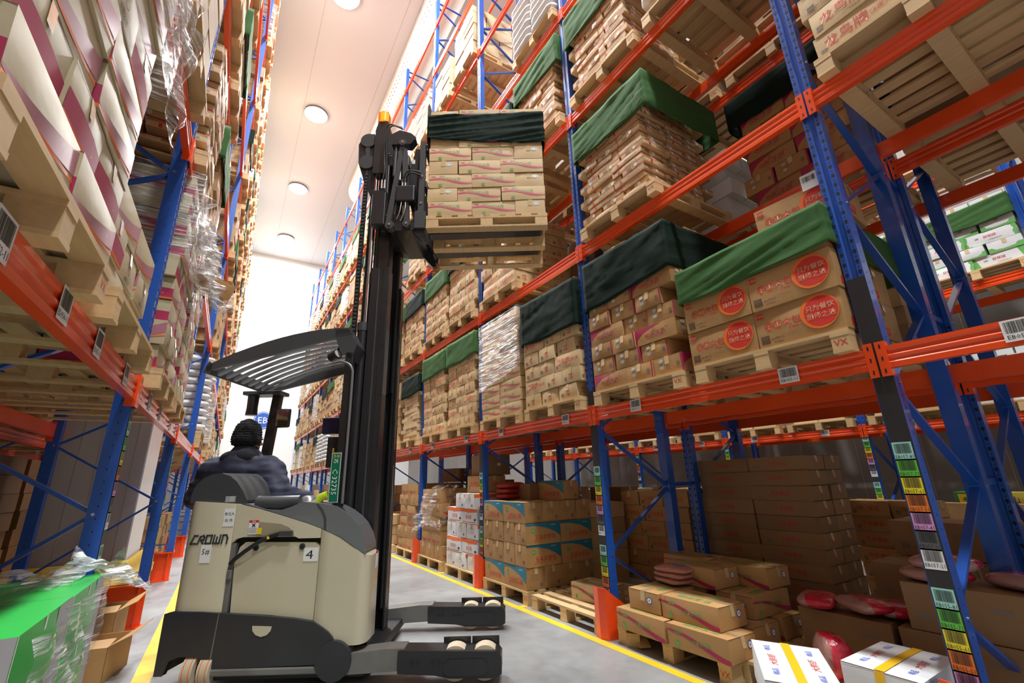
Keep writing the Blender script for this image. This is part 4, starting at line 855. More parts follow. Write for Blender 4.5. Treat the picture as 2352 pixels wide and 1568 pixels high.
struct('trim_5',MB().box(6.05,6.13,-3,20,.0005,.002,LINE)); struct('trim_6',MB().box(8.2,8.28,-3,20,.0005,.002,LINE))
# ================================================================ loads on the left rack
XL,RL=-1.08,math.pi/2
def palL(y,lv,lab,wd=1.0): return pallet(XL,y,RL,LV[lv]+.001,wd,1.2,lab,'wooden pallets on the left rack')
palL(1.60,0,'wooden pallet overhanging the left beam, nearest the camera')
zt=load('mag',XL,1.60,RL,Z(0),8,1.0,1.16,'nearest on the left, upper left corner',pats=(0,2,1),near=-1,dims=(.50,.34,.175))
palL(2.82,0,'wooden pallet overhanging the left beam, just before the blue upright',1.1)
load('mag',XL-.03,2.76,RL,Z(0),3,1.1,1.12,'on the left just before the upright',pats=(1,2,0),near=-1,dims=(.50,.34,.175))
band('film_wrap',XL,1.60,RL,1.01,1.2,(3.35,3.0,3.2,3.3),(3.62,)*4,FILM,'grey shiny stretch film round the nearest left cartons','film',None,amp=.02,off=.03,seed=51,thick=0,dirn=(3,5))
crumple('hanging_film',((-.43,1.55,3.45),(-.42,2.25,3.5),(-.40,2.12,2.72),(-.40,2.02,2.75)),FILM,'translucent film hanging from the nearest left cartons','film',amp=.05,n=30,seed=5)
palL(4.32,0,'wooden pallet with nailed block ends just past the left upright'); zt=load('mag',XL,4.32,RL,Z(0),9,1.0,1.14,'on the left past the first upright',pats=(0,2,1),near=-1,dims=(.46,.31,.175))
palL(5.48,0,'wooden pallet in the second left bay, farther half'); load('mag',XL,5.48,RL,Z(0),8,1.0,1.14,'second left bay, farther half',pats=(2,0,1),near=-1)
band('film_wrap',XL,4.32,RL,1.02,1.2,(3.0,2.9,3.0,3.1),(3.74,)*4,FILM,'clear film round the upper cartons past the left upright','film',None,amp=.02,off=.02,seed=52,thick=0)
crumple('film_bundle',((-.5,4.0,3.7),(-.42,5.3,3.7),(-.22,5.2,3.05),(-.40,4.1,2.9)),FILM,'crumpled clear film bundle hanging into the aisle from the left rack','film',amp=.10,n=34,seed=6)
o=put(cmeshes('plain',.34,.26,.16)[0],'torn_carton',-.42,5.0,3.2,.4,'torn tan carton caught in the hanging film on the left'); o.rotation_euler=(.3,.2,.5)
for lv,y,t,n,d in ((1,1.6,'plain',6,(.42,.31,.19)),(1,2.82,'plain',6,(None,None,None)),(1,4.32,'flat',15,(.4,.3,.08)),(1,5.48,'plain',6,(.42,.33,.2)),(2,4.32,'bird',6,(None,None,None)),(2,5.48,'flat',14,(.4,.3,.08)),(2,2.8,'plain',6,(None,None,None))):
    palL(y,lv,'wooden pallet on the %s beam of the left rack, %s'%(LVW[lv],'first bay nearer' if y<2 else 'first bay farther' if y<3 else 'second bay nearer' if y<5 else 'second bay farther')); zt=load(t,XL,y,RL,Z(lv),n,1.0,1.14,'left rack, %s beam, %s'%(LVW[lv],'first bay near' if y<2 else 'first bay' if y<3 else 'second bay near' if y<5 else 'second bay'),pats=(0,2,1),near=-1,dims=d,mass=MASS_A if (lv==2 or y<3) else None)
    if y==5.48: band('wrapping_cloth',XL,y,RL,1.03,1.17,(zt-.45,)*4,(zt-.03,)*4,CL_G,'green cloth band on the %s beam of the left rack, second bay'%LVW[lv],'cloth','cloth bands round the pallet loads',amp=.015,seed=55+lv,n=70,k=9)
# third bay level 1 : white sacks on stacked pallets
palL(9.95,0,'wooden pallet under the white sacks in the third left bay'); pallet(XL,9.95,RL,LV[0]+.142,1.0,1.2,'second wooden pallet under the white sacks in the third left bay','wooden pallets on the left rack')
for r_ in range(10):
    for k in range(2): sack('sack',XL+.30+R_.uniform(-.03,.03),9.95-.25+.5*k,Z(0)+.14+.135*r_,math.pi+R_.uniform(-.1,.1),(.66,.46,.155),SACK,'shiny white sack, %s layer %s, stacked past the second left upright'%(ORD[r_],('near','far')[k]),'sack','white sacks past the second left upright',(r_+k)%3)
rr=random.Random(5)
for bay in range(2,10):
    for lv in range(7):
        for s in (0,1):
            y=YL[bay]+2.85*0+( .72,1.88)[s] if False else YL[bay]+(.75,2.0)[s]
            if bay==3 and lv==0: continue
            if bay==2: continue
            if bay==2 and lv<3 and s==0 and lv==0: continue
            if rr.random()<.08: continue
            z=LV[lv]+.002; pal_far(MASS_P,XL+rr.uniform(-.01,.03),y,RL,z,1.04,1.2)
            t=rr.choice(['plain','plain','bird','flat','mag','sack','sw']); t='wo' if t=='sack' and (bay>4 or lv>3) else t
            
            if t=='sack':
                for r_ in range(7):
                    for k in range(2): sack('sack',XL+.30,y-.25+.5*k,z+.139+.15*r_,math.pi+rr.uniform(-.1,.1),(.66,.46,.17),SACK,'white sacks stacked far down the left rack','sack','white sacks far down the left rack',(r_+k)%3)
                continue
            H=TYPES[t][3]; zt=load(t,XL,y,RL,z+.138,int((1.1+.25*rr.random())/H),1.03,1.14,'',pats=(0,2,1),near=-1,mass=MASS_A)
            q=rr.random()
            if q<.25: band('wrapping_cloth',XL,y,RL,1.05,1.16,(zt-.4,zt-.35,zt-.3,zt-.3),(zt-.04,)*4,CL_G if rr.random()<.6 else CL_D,'green cloth band on a load far down the left rack','cloth','cloth bands far down the left rack',n=40,k=4,seed=int(y*10+lv),thick=0)
            elif q<.4: band('film_wrap',XL,y,RL,1.05,1.18,(z+.3,)*4,(zt+.02,)*4,FILM,'clear film round a load far down the left rack','film','film round loads far down the left rack',n=40,k=4,seed=int(y*10+lv),thick=0,amp=.03)
# far high levels, first two bays
for bay in (0,1):
    for lv in (3,4,5,6):
        for s in (0,1):
            y=YL[bay]+(.75,2.0)[s]; pal_far(MASS_P,XL,y,RL,LV[lv]+.002,1.04,1.2); load(rr.choice(['plain','bird','mag']),XL,y,RL,Z(lv),6,1.03,1.14,'',pats=(0,2,1),near=-1,mass=MASS_A)
for k,y in enumerate((.3,1.6,2.8,4.3,5.5,7.2,8.4,10,11.3)):
    for lv in (0,1): pal_far(MASS_P,-2.6,y,RL,LV[lv]+.002,1.04,1.2); load('plain',-2.6,y,RL,Z(lv),5,1.0,1.1,'',near=-1,mass=MASS_A)
    pal_far(MASS_P,-2.6,y,RL,.002,1.04,1.2); load('dark',-2.6,y,RL,gz,8,1.0,1.1,'',near=-1,mass=MASS_A,full=True)
for y in (10.2,11.4): pal_far(MASS_P,-1.3,y,RL,.002,1.0,1.0); load('plain',-1.3,y,RL,gz,4,.95,.9,'',near=-1,mass=MASS_A,full=True)
for y in (7.9,9.0): pal_far(MASS_P,-.98,y,RL,.002,.8,.8) if 0 else None
# left foreground: green cartons under film, open carton
GC=carton_mesh(.60,.40,.30,mat('green_carton',(.02,.42,.06),.3,noise_s=3,noise_a=.1),{'L':[Rr(-.2,.2,-.15,.15,MATS['truck_silver_grey'] if 0 else mat('grey_carton_end',(.42,.42,.44),.5))],'R':[Rr(-.2,.2,-.15,.15,MATS['grey_carton_end'])],'F':[Rr(-.30,-.29,-.15,.15,PAPER),Rr(-.03,-.01,-.15,.15,PAPER),Rr(.12,.3,-.15,.15,MATS['grey_carton_end'])],'T':[Cc(.2,.06,.05,PAPER,16,.03)]},seed=4,tape=None)
gp(-1.02,2.75,RL,'wooden pallet under the green cartons, left foreground',1.3,1.1)
for r_ in range(3):
    for k in range(2):
        for c_ in range(2):
            if (r_,k,c_) in (): continue
            put(GC,'green_carton',-.68-.41*c_,2.42+.62*k-.02*c_,gz-.0+.242*0+.30*r_*.83+.001 if 0 else gz+.245*r_+.001,math.pi/2,'glossy green carton in the left foreground stack, %s layer, %s %s'%(ORD[r_],('near','far')[k],('aisle side','rack side')[c_]),'green cartons in the left foreground') if r_==2 or c_==0 else None
crumple('loose_film',((-1.25,2.9,.90),(-.62,2.95,.93),(-.50,3.4,.97),(-1.2,3.5,.95)),FILM,'crumpled clear film lying behind the green cartons','film',amp=.06,n=40,seed=12)
crumple('loose_film',((-.42,2.1,.92),(-.40,3.1,.98),(-.44,2.75,.30),(-.45,2.1,.35)),FILM,'stretched clear film hanging down the side of the green cartons','film',amp=.03,n=34,seed=15)
crumple('loose_film',((-.62,3.0,.98),(-.34,2.95,1.0),(-.28,3.35,.86),(-.60,3.4,1.04)),FILM,'bunched film end at the corner of the green cartons','film',amp=.09,n=34,seed=17)
def open_carton(x,y,z,rz,l,w_,h,label):
    t=thing('open_carton',label,'box',(x,y,z),rz); mb=MB(); th=.004
    mb.box(-l/2,l/2,-w_/2,w_/2,0,th,CARD); mb.box(-l/2,l/2,-w_/2,-w_/2+th,0,h,CARD); mb.box(-l/2,l/2,w_/2-th,w_/2,0,h,CARD); mb.box(-l/2,-l/2+th,-w_/2,w_/2,0,h,CARD); mb.box(l/2-th,l/2,-w_/2,w_/2,0,h,CARD); mb.build('carton_body',t)
    for a,b,c_,d in (((-l/2,-w_/2,h),(l/2,-w_/2,h),(l/2+.02,-w_/2-.12,h+.07),(-l/2,-w_/2-.13,h+.06)),((l/2,w_/2,h),(-l/2,w_/2,h),(-l/2,w_/2+.03,h+.15),(l/2,w_/2+.02,h+.15)),((-l/2,w_/2,h),(-l/2,-w_/2,h),(-l/2+.12,-w_/2,h+.03),(-l/2+.12,w_/2,h+.02))):
        f=MB(); f.add([a,b,c_,d],[(0,1,2,3)],CARD); o=f.build('flap',t); md=o.modifiers.new('s','SOLIDIFY'); md.thickness=.004
open_carton(-.68,5.05,.0,1.35,.42,.30,.24,'open tan carton with raised flaps on the floor between green cartons and truck')
open_carton(-.80,5.65,.0,1.5,.45,.34,.36,'taller open brown carton behind the smaller open one under the orange stand')
pal_far(MASS_P,-.95,8.0-.4,RL,.002,.2,.2) if 0 else None
o=MASS_A.build('cardboard_boxes'); tag(o,'all the small cartons stacked far off and deep in the racks','boxes',None,'stuff')
o=MASS_P.build('wooden_pallets'); tag(o,'all the pallets far off and deep in the racks','pallets',None,'stuff')
# paper scraps
mb=MB(); mb.box(-.05,.05,-.03,.03,.0005,.0015,PAPER); o=mb.build('paper_scrap',None,(1.9,6.2,0),.3); tag(o,'small white paper scrap on the concrete beyond the fork arms','paper')
# ================================================================ reach truck: local x=u along the truck to the fork end, y=n away from the camera
AU=math.radians(32); U0,N0=-1.8,4.27
UX,UY=math.cos(AU),-math.sin(AU); NX,NY=math.sin(AU),math.cos(AU)
tr=thing('reach_truck','beige and dark grey reach truck with raised mast, side on in the aisle','forklift',(U0*UX+N0*NX,U0*UY+N0*NY,0),-AU)
def tb(mb,name,parent=None,bv=0,seg=2):
    """mb holds (u,n,z)"""
    mb.v=[(x-U0,y-N0,z) for x,y,z in mb.v]; o=mb.build(name,parent or tr)
    if bv: bevel(o,bv,seg)
    return o
def PU_(poly,n0,n1,m,mb=None,smooth=False):
    """profile in (u,z), extruded from n0 (near) to n1"""
    mb=mb or MB(); M=Matrix(((1,0,0,0),(0,0,-1,n0),(0,1,0,0),(0,0,0,1))); return mb.prism(poly,M,n1-n0,m,smooth)
NA,NB=3.64,4.90
# rear cabinet with rounded corner
def plan_extrude(pl,z0,z1,m):
    mb=MB(); n=len(pl); z1f=z1 if callable(z1) else (lambda u:z1); vs=[(a,b,z0) for a,b in pl]+[(a,b,z1f(a)) for a,b in pl]
    mb.add(vs,[(i,(i+1)%n,(i+1)%n+n,i+n) for i in range(n)],m,True); mb.add(vs,[tuple(range(n,2*n)),tuple(range(n-1,-1,-1))],m); return mb
def arc(cx,cy,r,a0,a1,n=6): return [(cx+r*math.cos(math.radians(a0+(a1-a0)*i/n)),cy+r*math.sin(math.radians(a0+(a1-a0)*i/n))) for i in range(n+1)]
tb(plan_extrude(arc(-2.44,NA+.12,.12,180,270)+[(-2.165,NA),(-2.165,NB)]+arc(-2.44,NB-.12,.12,90,180),.47,lambda u:1.252-.0*(u+2.56)-.03*(u+2.56)/.4,TBODY),'rear_cabinet',bv=.004,seg=1)
# seat back shroud
pr=[(-2.545,1.235),(-2.545,1.30),(-2.52,1.37),(-2.47,1.42),(-2.40,1.45),(-2.33,1.455),(-2.26,1.43),(-2.20,1.385),(-2.14,1.31),(-2.09,1.225)]
tb(PU_(pr[::-1],NA+.02,NB-.45,TGREY,smooth=True),'seat_back_shroud',bv=.03,seg=3)
mb=MB(); m_,vs,fs=Rr(-2.27,-2.19,1.235,1.28,mat('plate_grey',(.35,.38,.42),.4)); mb.add([(a,NA+.016,b) for a,b in vs],fs,m_)
for k in range(4): m_,vs,fs=Rr(-2.235,-2.20,1.27-.009*k,1.273-.009*k,PAPER); mb.add([(a,NA+.0145,b) for a,b in vs],fs,m_)
tb(mb,'data_plate')
# upper side panel (arch) with its recess shade painted as a darker flat plate
top=[(-2.16,1.222),(-2.02,1.19),(-1.88,1.15),(-1.74,1.108),(-1.605,1.066),(-1.49,1.025)]
arch=[(-2.16,.94),(-2.14,.965),(-2.10,.985),(-1.98,.99),(-1.97,1.09),(-1.90,1.085),(-1.80,1.07),(-1.74,1.05),(-1.70,1.02),(-1.66,.965),(-1.49,.962)]
tb(PU_([(-2.16,.94),(-2.13,.97),(-2.08,.982),(-1.68,.975),(-1.655,.962),(-1.49,.962)]+top[::-1],NA,NA+.03,TBODY),'side_panel',bv=.004,seg=1)
tb(PU_([(-2.02,.995),(-1.685,.975),(-1.70,1.01),(-1.74,1.045),(-1.80,1.068),(-1.92,1.082),(-2.03,1.094)],NA-.004,NA,mat('recess_shade_panel',(.33,.29,.19),.5)),'side_recess_shade')
tb(PU_([(-2.16,.48),(-1.49,.40),(-1.49,.965),(-2.16,.985)],NA+.055,NA+.07,RUB),'battery_bay')
tb(PU_([(-2.105,.475),(-1.80,.452),(-1.60,.425),(-1.492,.405),(-1.492,.90),(-1.53,.93),(-2.06,.945),(-2.10,.91),(-2.125,.80)],NA+.012,NA+.05,TBODY),'battery_door',bv=.006)
for u in (-1.975,-1.625):
    mb=MB(); mb.tube([(u,NA+.004,.905),(u,NA+.014,.905)],.022,TGREY,16); mb.tube([(u,NA+.0,.905),(u,NA+.01,.905)],.013,RUB,12); tb(mb,'door_lock')
mb=MB(); mb.tube([(-2.145,NA-.006,.80),(-2.11,NA-.012,.835),(-2.04,NA-.02,.885),(-1.95,NA-.02,.945),(-1.86,NA-.015,.985),(-1.78,NA-.01,1.005)],.016,RUB,8); tb(mb,'power_cable')
mb=MB(); mb.box(-1.80,-1.70,NA-.03,NA,.985,1.02,TGREY); mb.box(-1.885,-1.865,NA-.032,NA-.0,.965,.985,YEL); mb.box(-2.155,-2.125,NA-.018,NA,.70,.76,TSILV); tb(mb,'cable_plug',bv=.004)
mb=MB(); mb.box(-2.165,-2.13,NA+.005,NA+.05,.475,.94,TFRAME); tb(mb,'door_pillar',bv=.003)
# front cover, rounded vertical corner, curved top
def ztop(u):
    P_=[(-1.50,1.028),(-1.41,.99),(-1.343,.962),(-1.27,.915),(-1.205,.868),(-1.15,.838),(-1.10,.82)]
    for a,b in zip(P_,P_[1:]):
        if a[0]<=u<=b[0]: return a[1]+(b[1]-a[1])*(u-a[0])/(b[0]-a[0])
    return P_[0][1] if u<-1.5 else P_[-1][1]
pl=[(-1.486,3.89),(-1.486,NA)]+[(-1.41,NA),(-1.343,NA),(-1.27,NA),(-1.22,NA)]+arc(-1.19,NA+.08,.08,270,360)+[(-1.11,NA+.12),(-1.11,3.89)]
mb=MB(); n=len(pl); zb=lambda u:.27 if u>-1.30 else .41-.14*max(0,(u+1.486)/.186)
vs=[(a,b,.25 if a>-1.3 else .30) for a,b in pl]+[(a,b,ztop(a)) for a,b in pl]; mb.add(vs,[(i,(i+1)%n,(i+1)%n+n,i+n) for i in range(n)],TBODY,True); mb.add(vs,[tuple(range(n,2*n)),tuple(range(n-1,-1,-1))],TBODY); tb(mb,'front_cover',bv=.003,seg=1)
# silver hood / armrest deck
hp=[(-2.15,1.225),(-2.02,1.195),(-1.88,1.155),(-1.74,1.112),(-1.605,1.070),(-1.49,1.030),(-1.41,.992),(-1.343,.965),(-1.27,.918),(-1.205,.872),(-1.135,.838),(-1.14,.90),(-1.165,.97),(-1.21,1.045),(-1.26,1.095),(-1.33,1.145),(-1.40,1.18),(-1.47,1.20),(-1.56,1.215),(-1.65,1.225),(-1.74,1.19),(-1.83,1.165),(-1.95,1.175),(-2.08,1.22)]
tb(PU_(hp,NA+.004,3.89,TSILV,smooth=False),'hood',bv=.035,seg=4); tb(PU_([(-2.15,.6),(-1.52,.6),(-1.52,1.02),(-2.15,1.02)],4.62,NB,TBODY),'far_side_cover',bv=.02)
mb=PU_([(-1.47,1.02),(-1.455,1.02),(-1.46,1.1),(-1.49,1.16),(-1.53,1.205),(-1.545,1.205),(-1.50,1.15),(-1.475,1.1)],NA+.0,NB-.3,TGREY); tb(mb,'hood_seam')
mb=MB(); mb.tube([(-2.05,NA+.08,1.225),(-1.9,NA+.09,1.215),(-1.72,NA+.1,1.225)],[.05,.055,.045],TGREY,10); tb(mb,'armrest_pad')
mb=MB(); mb.tube([(-1.72+0*k,3.9,1.19) for k in (0,)]+[(-1.72,3.9,1.24),(-1.72,3.9,1.262)],[.09,.085,.03],TSILV,20); tb(mb,'control_dome')
mb=MB(); m_,vs,fs=Rr(-1.62,-1.50,NA+.12,NA+.18,PAPER); mb.add([(a,b,1.233-.12*(a+1.65)) for a,b in vs],fs,m_); m_,vs,fs=Rr(-1.62,-1.50,NA+.1,NA+.12,RED); mb.add([(a,b,1.233-.12*(a+1.65)) for a,b in vs],fs,m_); tb(mb,'warning_sticker')
# dark lower skirt
sk=[(-2.56,.10),(-2.56,.485),(-2.50,.497),(-2.30,.49),(-2.14,.478),(-1.95,.462),(-1.786,.449),(-1.62,.432),(-1.48,.409),(-1.42,.375),(-1.37,.343),(-1.335,.31),(-1.312,.271),(-1.36,.20),(-1.40,.145)]
rear=[(-2.175,.135),(-2.20,.15),(-2.235,.19),(-2.28,.21),(-2.40,.215),(-2.47,.19),(-2.50,.10)]
tb(PU_((sk+rear)[::-1],NA-.022,NA+.02,TSKIRT),'lower_skirt',bv=.008)
tb(PU_([(-2.555,.20),(-2.555,.48),(-1.46,.42),(-1.46,.20)][::-1],NA+.022,NB-.0,TFRAME),'chassis')
mb=PU_([(-2.175,.135),(-2.16,.49),(-2.165,.49),(-2.185,.135)],NA-.0245,NA-.021,TFRAME); tb(mb,'skirt_seam')
mb=PU_([(-1.91,.395),(-1.77,.388),(-1.775,.36),(-1.80,.335),(-1.84,.325),(-1.88,.338),(-1.905,.365)][::-1],NA-.026,NA-.021,TBODY); tb(mb,'skirt_step_hole')
mb=MB(); mb.box(-2.25,-1.35,NA-.03,NA+.03,.09,.135,TFRAME); mb.box(-2.2,-1.1,NA+.02,NB-.02,.05,.12,RUB); tb(mb,'bottom_rail',bv=.01)
mb=MB(); mb.box(-2.575,-2.55,NA+.0,NB,.09,.45,TFRAME); tb(mb,'rear_bumper',bv=.006)
mb=MB(); mb.tube([(-1.312,NA-.035,.165),(-1.312,NA+.06,.165)],.125,TSKIRT,32); tb(mb,'round_wheel_cover',bv=.01)
for dn in (0,.115):
    mb=MB(); mb.tube([(-2.36+dn,NA+.06,.0+.115),(-2.28+dn*1.02,NA+.06,.115)],.114,PU,28); mb.tube([(-2.345+dn,NA+.06,.115),(-2.34+dn,NA+.06,.115)],.1155,ORP,28); mb.tube([(-2.30+dn,NA+.06,.115),(-2.295+dn,NA+.06,.115)],.1155,ORP,28); tb(mb,'caster_wheel')
mb=MB(); mb.tube([(-2.28,NA+.06,.115),(-2.245,NA+.06,.115)],.07,RUB,16); mb.tube([(-1.7,4.4,.16),(-1.6,4.4,.16)],.155,RUB,24); tb(mb,'wheel_hub')
# signs on the body
def flat(items,n,name,mapf=None):
    mb=MB()
    for k,(m,vs,fs) in enumerate(items): mb.add([(a,n-.0006*k,b) for a,b in vs],fs,m)
    return tb(mb,name)
# CROWN logotype from strokes
def stroke(pl,w_,m):
    vs=[];fs=[]
    for a,b in zip(pl,pl[1:]):
        d=Vector((b[0]-a[0],b[1]-a[1])); l=d.length; d/=l; nn=Vector((-d.y,d.x))*w_/2; e=d*w_/2
        k=len(vs); A=Vector(a)-e;B=Vector(b)+e; vs+=[tuple(A-nn),tuple(B-nn),tuple(B+nn),tuple(A+nn)]; fs.append((k,k+1,k+2,k+3))
    return (m,vs,fs)
def crown(cx,cy,s):
    L=[[(.75,1),(.3,1),(0,0),(.72,0)],[(1.0,0),(1.15,.85),(1.6,1),(1.75,.8),(1.72,.5),(1.35,.45),(1.72,.0)],[(2.05,0),(2.05,1),(2.75,1),(2.75,0),(2.05,0)],[(3.1,1),(3.1,.0),(3.5,.0),(3.5,.75)],[(3.5,.0),(3.95,.0),(3.95,1)],[(4.3,0),(4.3,1),(4.75,1),(5.0,.6),(5.0,0)]]
    return [stroke([(cx+(x-2.5)*s+.12*s*y,cy+(y-.5)*s) for x,y in l],s*.24,TGREY) for l in L]
flat(crown(-2.335,.972,.055),NA-.003,'brand_lettering')
flat([Rr(-2.385,-2.305,.81,.94,PAPER),T('5#',.055,-2.345,.885,BLK)],NA-.003,'number_sticker')
flat([Rr(-2.25,-2.165,1.06,1.19,PAPER),T('责任人',.026,-2.207,1.15,BLK),T('赵 伟',.026,-2.207,1.105,BLK)],NA-.003,'name_sticker')
flat([Rr(-1.61,-1.50,.80,.895,PAPER),T('4',.085,-1.565,.848,BLK,1.4)],NA+.009,'door_number_sticker')
flat([Rr(-2.045,-1.97,1.0,1.10,PAPER),Rr(-2.045,-1.97,1.083,1.10,RED),T('警告',.014,-2.007,1.091,PAPER),T('✖',.03,-2.007,1.065,BLK)]+[Rr(-2.04,-1.98,1.042-.01*k,1.045-.01*k,GREYP) for k in range(4)]+[Rr(-1.975,-1.94,1.0,1.045,YEL)],NA-.006,'warning_label')
mb=MB(); mb.add([(-1.1085,a,b) for a,b in ((3.80,.72),(3.86,.72),(3.86,.84),(3.80,.84))],[(0,1,2,3)],PAPER); mb.add([(-1.107,a,b) for a,b in ((3.80,.82),(3.86,.82),(3.86,.84),(3.80,.84))],[(0,1,2,3)],RED); tb(mb,'front_label')
# reach legs with load wheels
def leg(n0,n1,lab):
    mb=PU_([(-1.36,.07),(-1.36,.19),(-.95,.225),(-.82,.225),(-.82,.09)],n0+.01,n1-.01,TFRAME); o=tb(mb,'reach_leg',bv=.008)
    def sub(mb,name,bv=0): mb.v=[(x-U0,y-N0,z) for x,y,z in mb.v]; q=mb.build(name,o); (bevel(q,bv,2) if bv else None); return q
    sub(PU_([(-.86,.075),(-.60,.06),(-.50,.04),(-.17,.035),(-.13,.06),(-.13,.16),(-.16,.195),(-.86,.215)],n0,n1,TBLACK),'load_wheel_housing',.012)
    g=PU_([(-.54,.08),(-.50,.055),(-.26,.055),(-.225,.085),(-.225,.125),(-.26,.155),(-.50,.155),(-.54,.125)],n0-.008,n0,TBLACK); sub(g,'wheel_cover_plate',.004)
    for u in (-.76,-.72,-.61,-.57): q=MB(); q.tube([(u,n0-.004,.14),(u,n0+.0,.14)],.014,RUB,12); sub(q,'bolt_hole')
    for u in (-.46,-.25):
        q=MB(); q.tube([(u,n0+.03,.118),(u,n1-.03,.118)],.108,PU,26); sub(q,'load_wheel')
        q=MB(); q.box(u-.10,u+.10,n1-.012,n1,.19,.245,TBLACK); sub(q,'wheel_guard')
leg(3.62,3.79,'near'); leg(4.75,4.92,'far')
mb=MB(); mb.box(-1.42,-1.30,3.70,4.84,.06,.24,TBLACK); tb(mb,'leg_cross_member',bv=.01)
# mast: nested channels on both sides, seen from the side
def channel(u0,u1,n0,n1,z0,z1,name,m=TBLACK):
    mb=MB(); mb.box(u0,u1,n0+.028 if n0<4.2 else n0,n0+.05,z0,z1,m) if 0 else None
    th=.02; s=1 if n0<4.2 else -1; a,b=(n0,n1)
    web=(a+.0,a+th) if s>0 else (b-th,b)
    mb.box(u0,u1,*web,z0,z1,m); mb.box(u0,u0+th,a,b,z0,z1,m); mb.box(u1-th,u1,a,b,z0,z1,m); return tb(mb,name,bv=.004,seg=1)
for s_,(a,b) in (('near',(3.93,4.05)),('far',(4.40,4.52))):
    k_=1 if a<4.2 else -1
    channel(-1.345,-1.175,a,b,.03,3.35,'outer_mast_channel')
    channel(-1.32,-1.195,a+.03*k_,b+.03*k_,.3,4.2,'middle_mast_channel')
    channel(-1.36,-1.20,a+.05*k_,b+.06*k_,2.2,5.02,'inner_mast_channel')
mb=MB(); mb.box(-1.345,-1.17,3.915,3.93,.10,3.36,TBLACK); tb(mb,'mast_side_plate',bv=.004)
mb=MB()
for z in (.75,1.2,1.65,2.1,2.55,3.0): mb.box(-1.190,-1.178,3.911,3.916,z,z+.3,RUB); mb.box(-1.172,-1.1695,4.42,4.44,z,z+.3,GREYP)
mb.box(-1.275,-1.262,3.906,3.915,.2,3.34,TGREY); mb.box(-1.235,-1.228,3.908,3.915,.2,3.34,RUB); tb(mb,'mast_slots')
for z in (.12,1.7,3.2): mb=MB(); mb.box(-1.39,-1.345,3.95,4.50,z,z+.12,TBLACK); tb(mb,'mast_cross_tie',bv=.006)
mb=MB(); mb.box(-1.39,-1.36,3.97,4.48,4.88,5.0,TBLACK); mb.box(-1.39,-1.36,3.97,4.48,3.95,4.07,TBLACK); tb(mb,'mast_cross_tie',bv=.006)
for n_ in (3.97,4.46):
    mb=MB(); mb.tube([(-1.405,n_,.30),(-1.405,n_,2.72)],.05,TBLACK,18); mb.tube([(-1.405,n_,2.72),(-1.405,n_,2.80)],.055,TGREY,18); tb(mb,'lift_cylinder')
    mb=MB(); mb.tube([(-1.385,n_,2.78),(-1.385,n_,4.50)],.022,CHROME,14); tb(mb,'cylinder_rod')
for u,m_,rr_,nn in ((-1.475,RUB,.013,3.94),(-1.50,RUB,.010,3.97),(-1.44,RUB,.011,4.03)):
    mb=MB(); mb.box(u-rr_,u+rr_,nn-.02,nn+.02,1.3,4.5,m_); tb(mb,'lift_chain' if nn<3.95 else 'hose_run')
mb=MB()
for k in range(80): z=1.35+k*.039; mb.box(-1.488,-1.462,3.91,3.92,z,z+.024,TGREY)
tb(mb,'chain_links')['kind']='stuff'
# chain/hose pulley head at top left
mb=PU_([(-1.50,4.35),(-1.43,4.2),(-1.40,4.25),(-1.40,4.95),(-1.44,5.0),(-1.55,4.98),(-1.60,4.86),(-1.585,4.62)],3.95,4.0,TBLACK); tb(mb,'hose_pulley_guard',bv=.01)
mb=PU_([(-1.50,4.55),(-1.47,4.55),(-1.47,4.85),(-1.52,4.86)],3.935,3.95,TGREY); tb(mb,'pulley_guard_rib',bv=.004)
mb=PU_([(-1.41,4.45),(-1.27,4.45),(-1.25,5.0),(-1.28,5.12),(-1.38,5.12),(-1.41,5.0)],3.90,4.02,TBLACK); tb(mb,'cylinder_head_bracket',bv=.015)
mb=MB(); mb.tube([(-1.33,3.92,5.12),(-1.33,3.92,5.24)],.045,AMBER,16); mb.box(-1.40,-1.29,3.92,4.02,5.12,5.27,mat('orange_bracket',(.85,.25,.01),.4)); tb(mb,'orange_cap')  # orange mast cap given a faint glow of its own
for z in (4.9,4.62): mb=MB(); mb.tube([(-1.49,3.93,z),(-1.49,4.02,z)],.085,TGREY,20); tb(mb,'hose_pulley')
# carriage, reach head and fork frame
CZ=3.72
mb=MB(); mb.box(-1.26,-1.02,3.86,4.52,CZ+.05,CZ+.20,TBLACK); mb.box(-1.26,-1.02,3.86,4.52,CZ+.78,CZ+.92,TBLACK); mb.box(-1.27,-1.22,3.86,3.92,CZ,CZ+.95,TBLACK); tb(mb,'lift_carriage',bv=.012)
mb=MB(); mb.box(-1.36,-1.22,3.80,3.90,CZ+.05,CZ+.45,TBLACK); tb(mb,'valve_box',bv=.01)
mb=MB(); mb.box(-1.12,-.93,3.78,3.88,CZ+.30,CZ+.48,TBLACK); tb(mb,'hydraulic_block',bv=.012)
for (a,b) in (((-1.19,CZ+.02),(-1.08,CZ+1.02)),((-1.06,CZ+.95),(-1.00,CZ+.05))):
    mb=MB(); mb.bar((a[0],3.83,a[1]),(b[0],3.83,b[1]),.05,.045,TGREY,up=(0,1,0)); mb.tube([(b[0],3.79,b[1]),(b[0],3.87,b[1])],.038,TGREY,16); mb.tube([(b[0],3.785,b[1]),(b[0],3.79,b[1])],.014,STEEL,8); tb(mb,'scissor_arm')
mb=MB(); mb.tube([(-1.165,3.79,CZ+.04),(-1.165,3.87,CZ+.04)],.045,TGREY,16); mb.tube([(-1.165,3.78,CZ+.04),(-1.165,3.79,CZ+.04)],.014,STEEL,8); tb(mb,'pivot_boss')
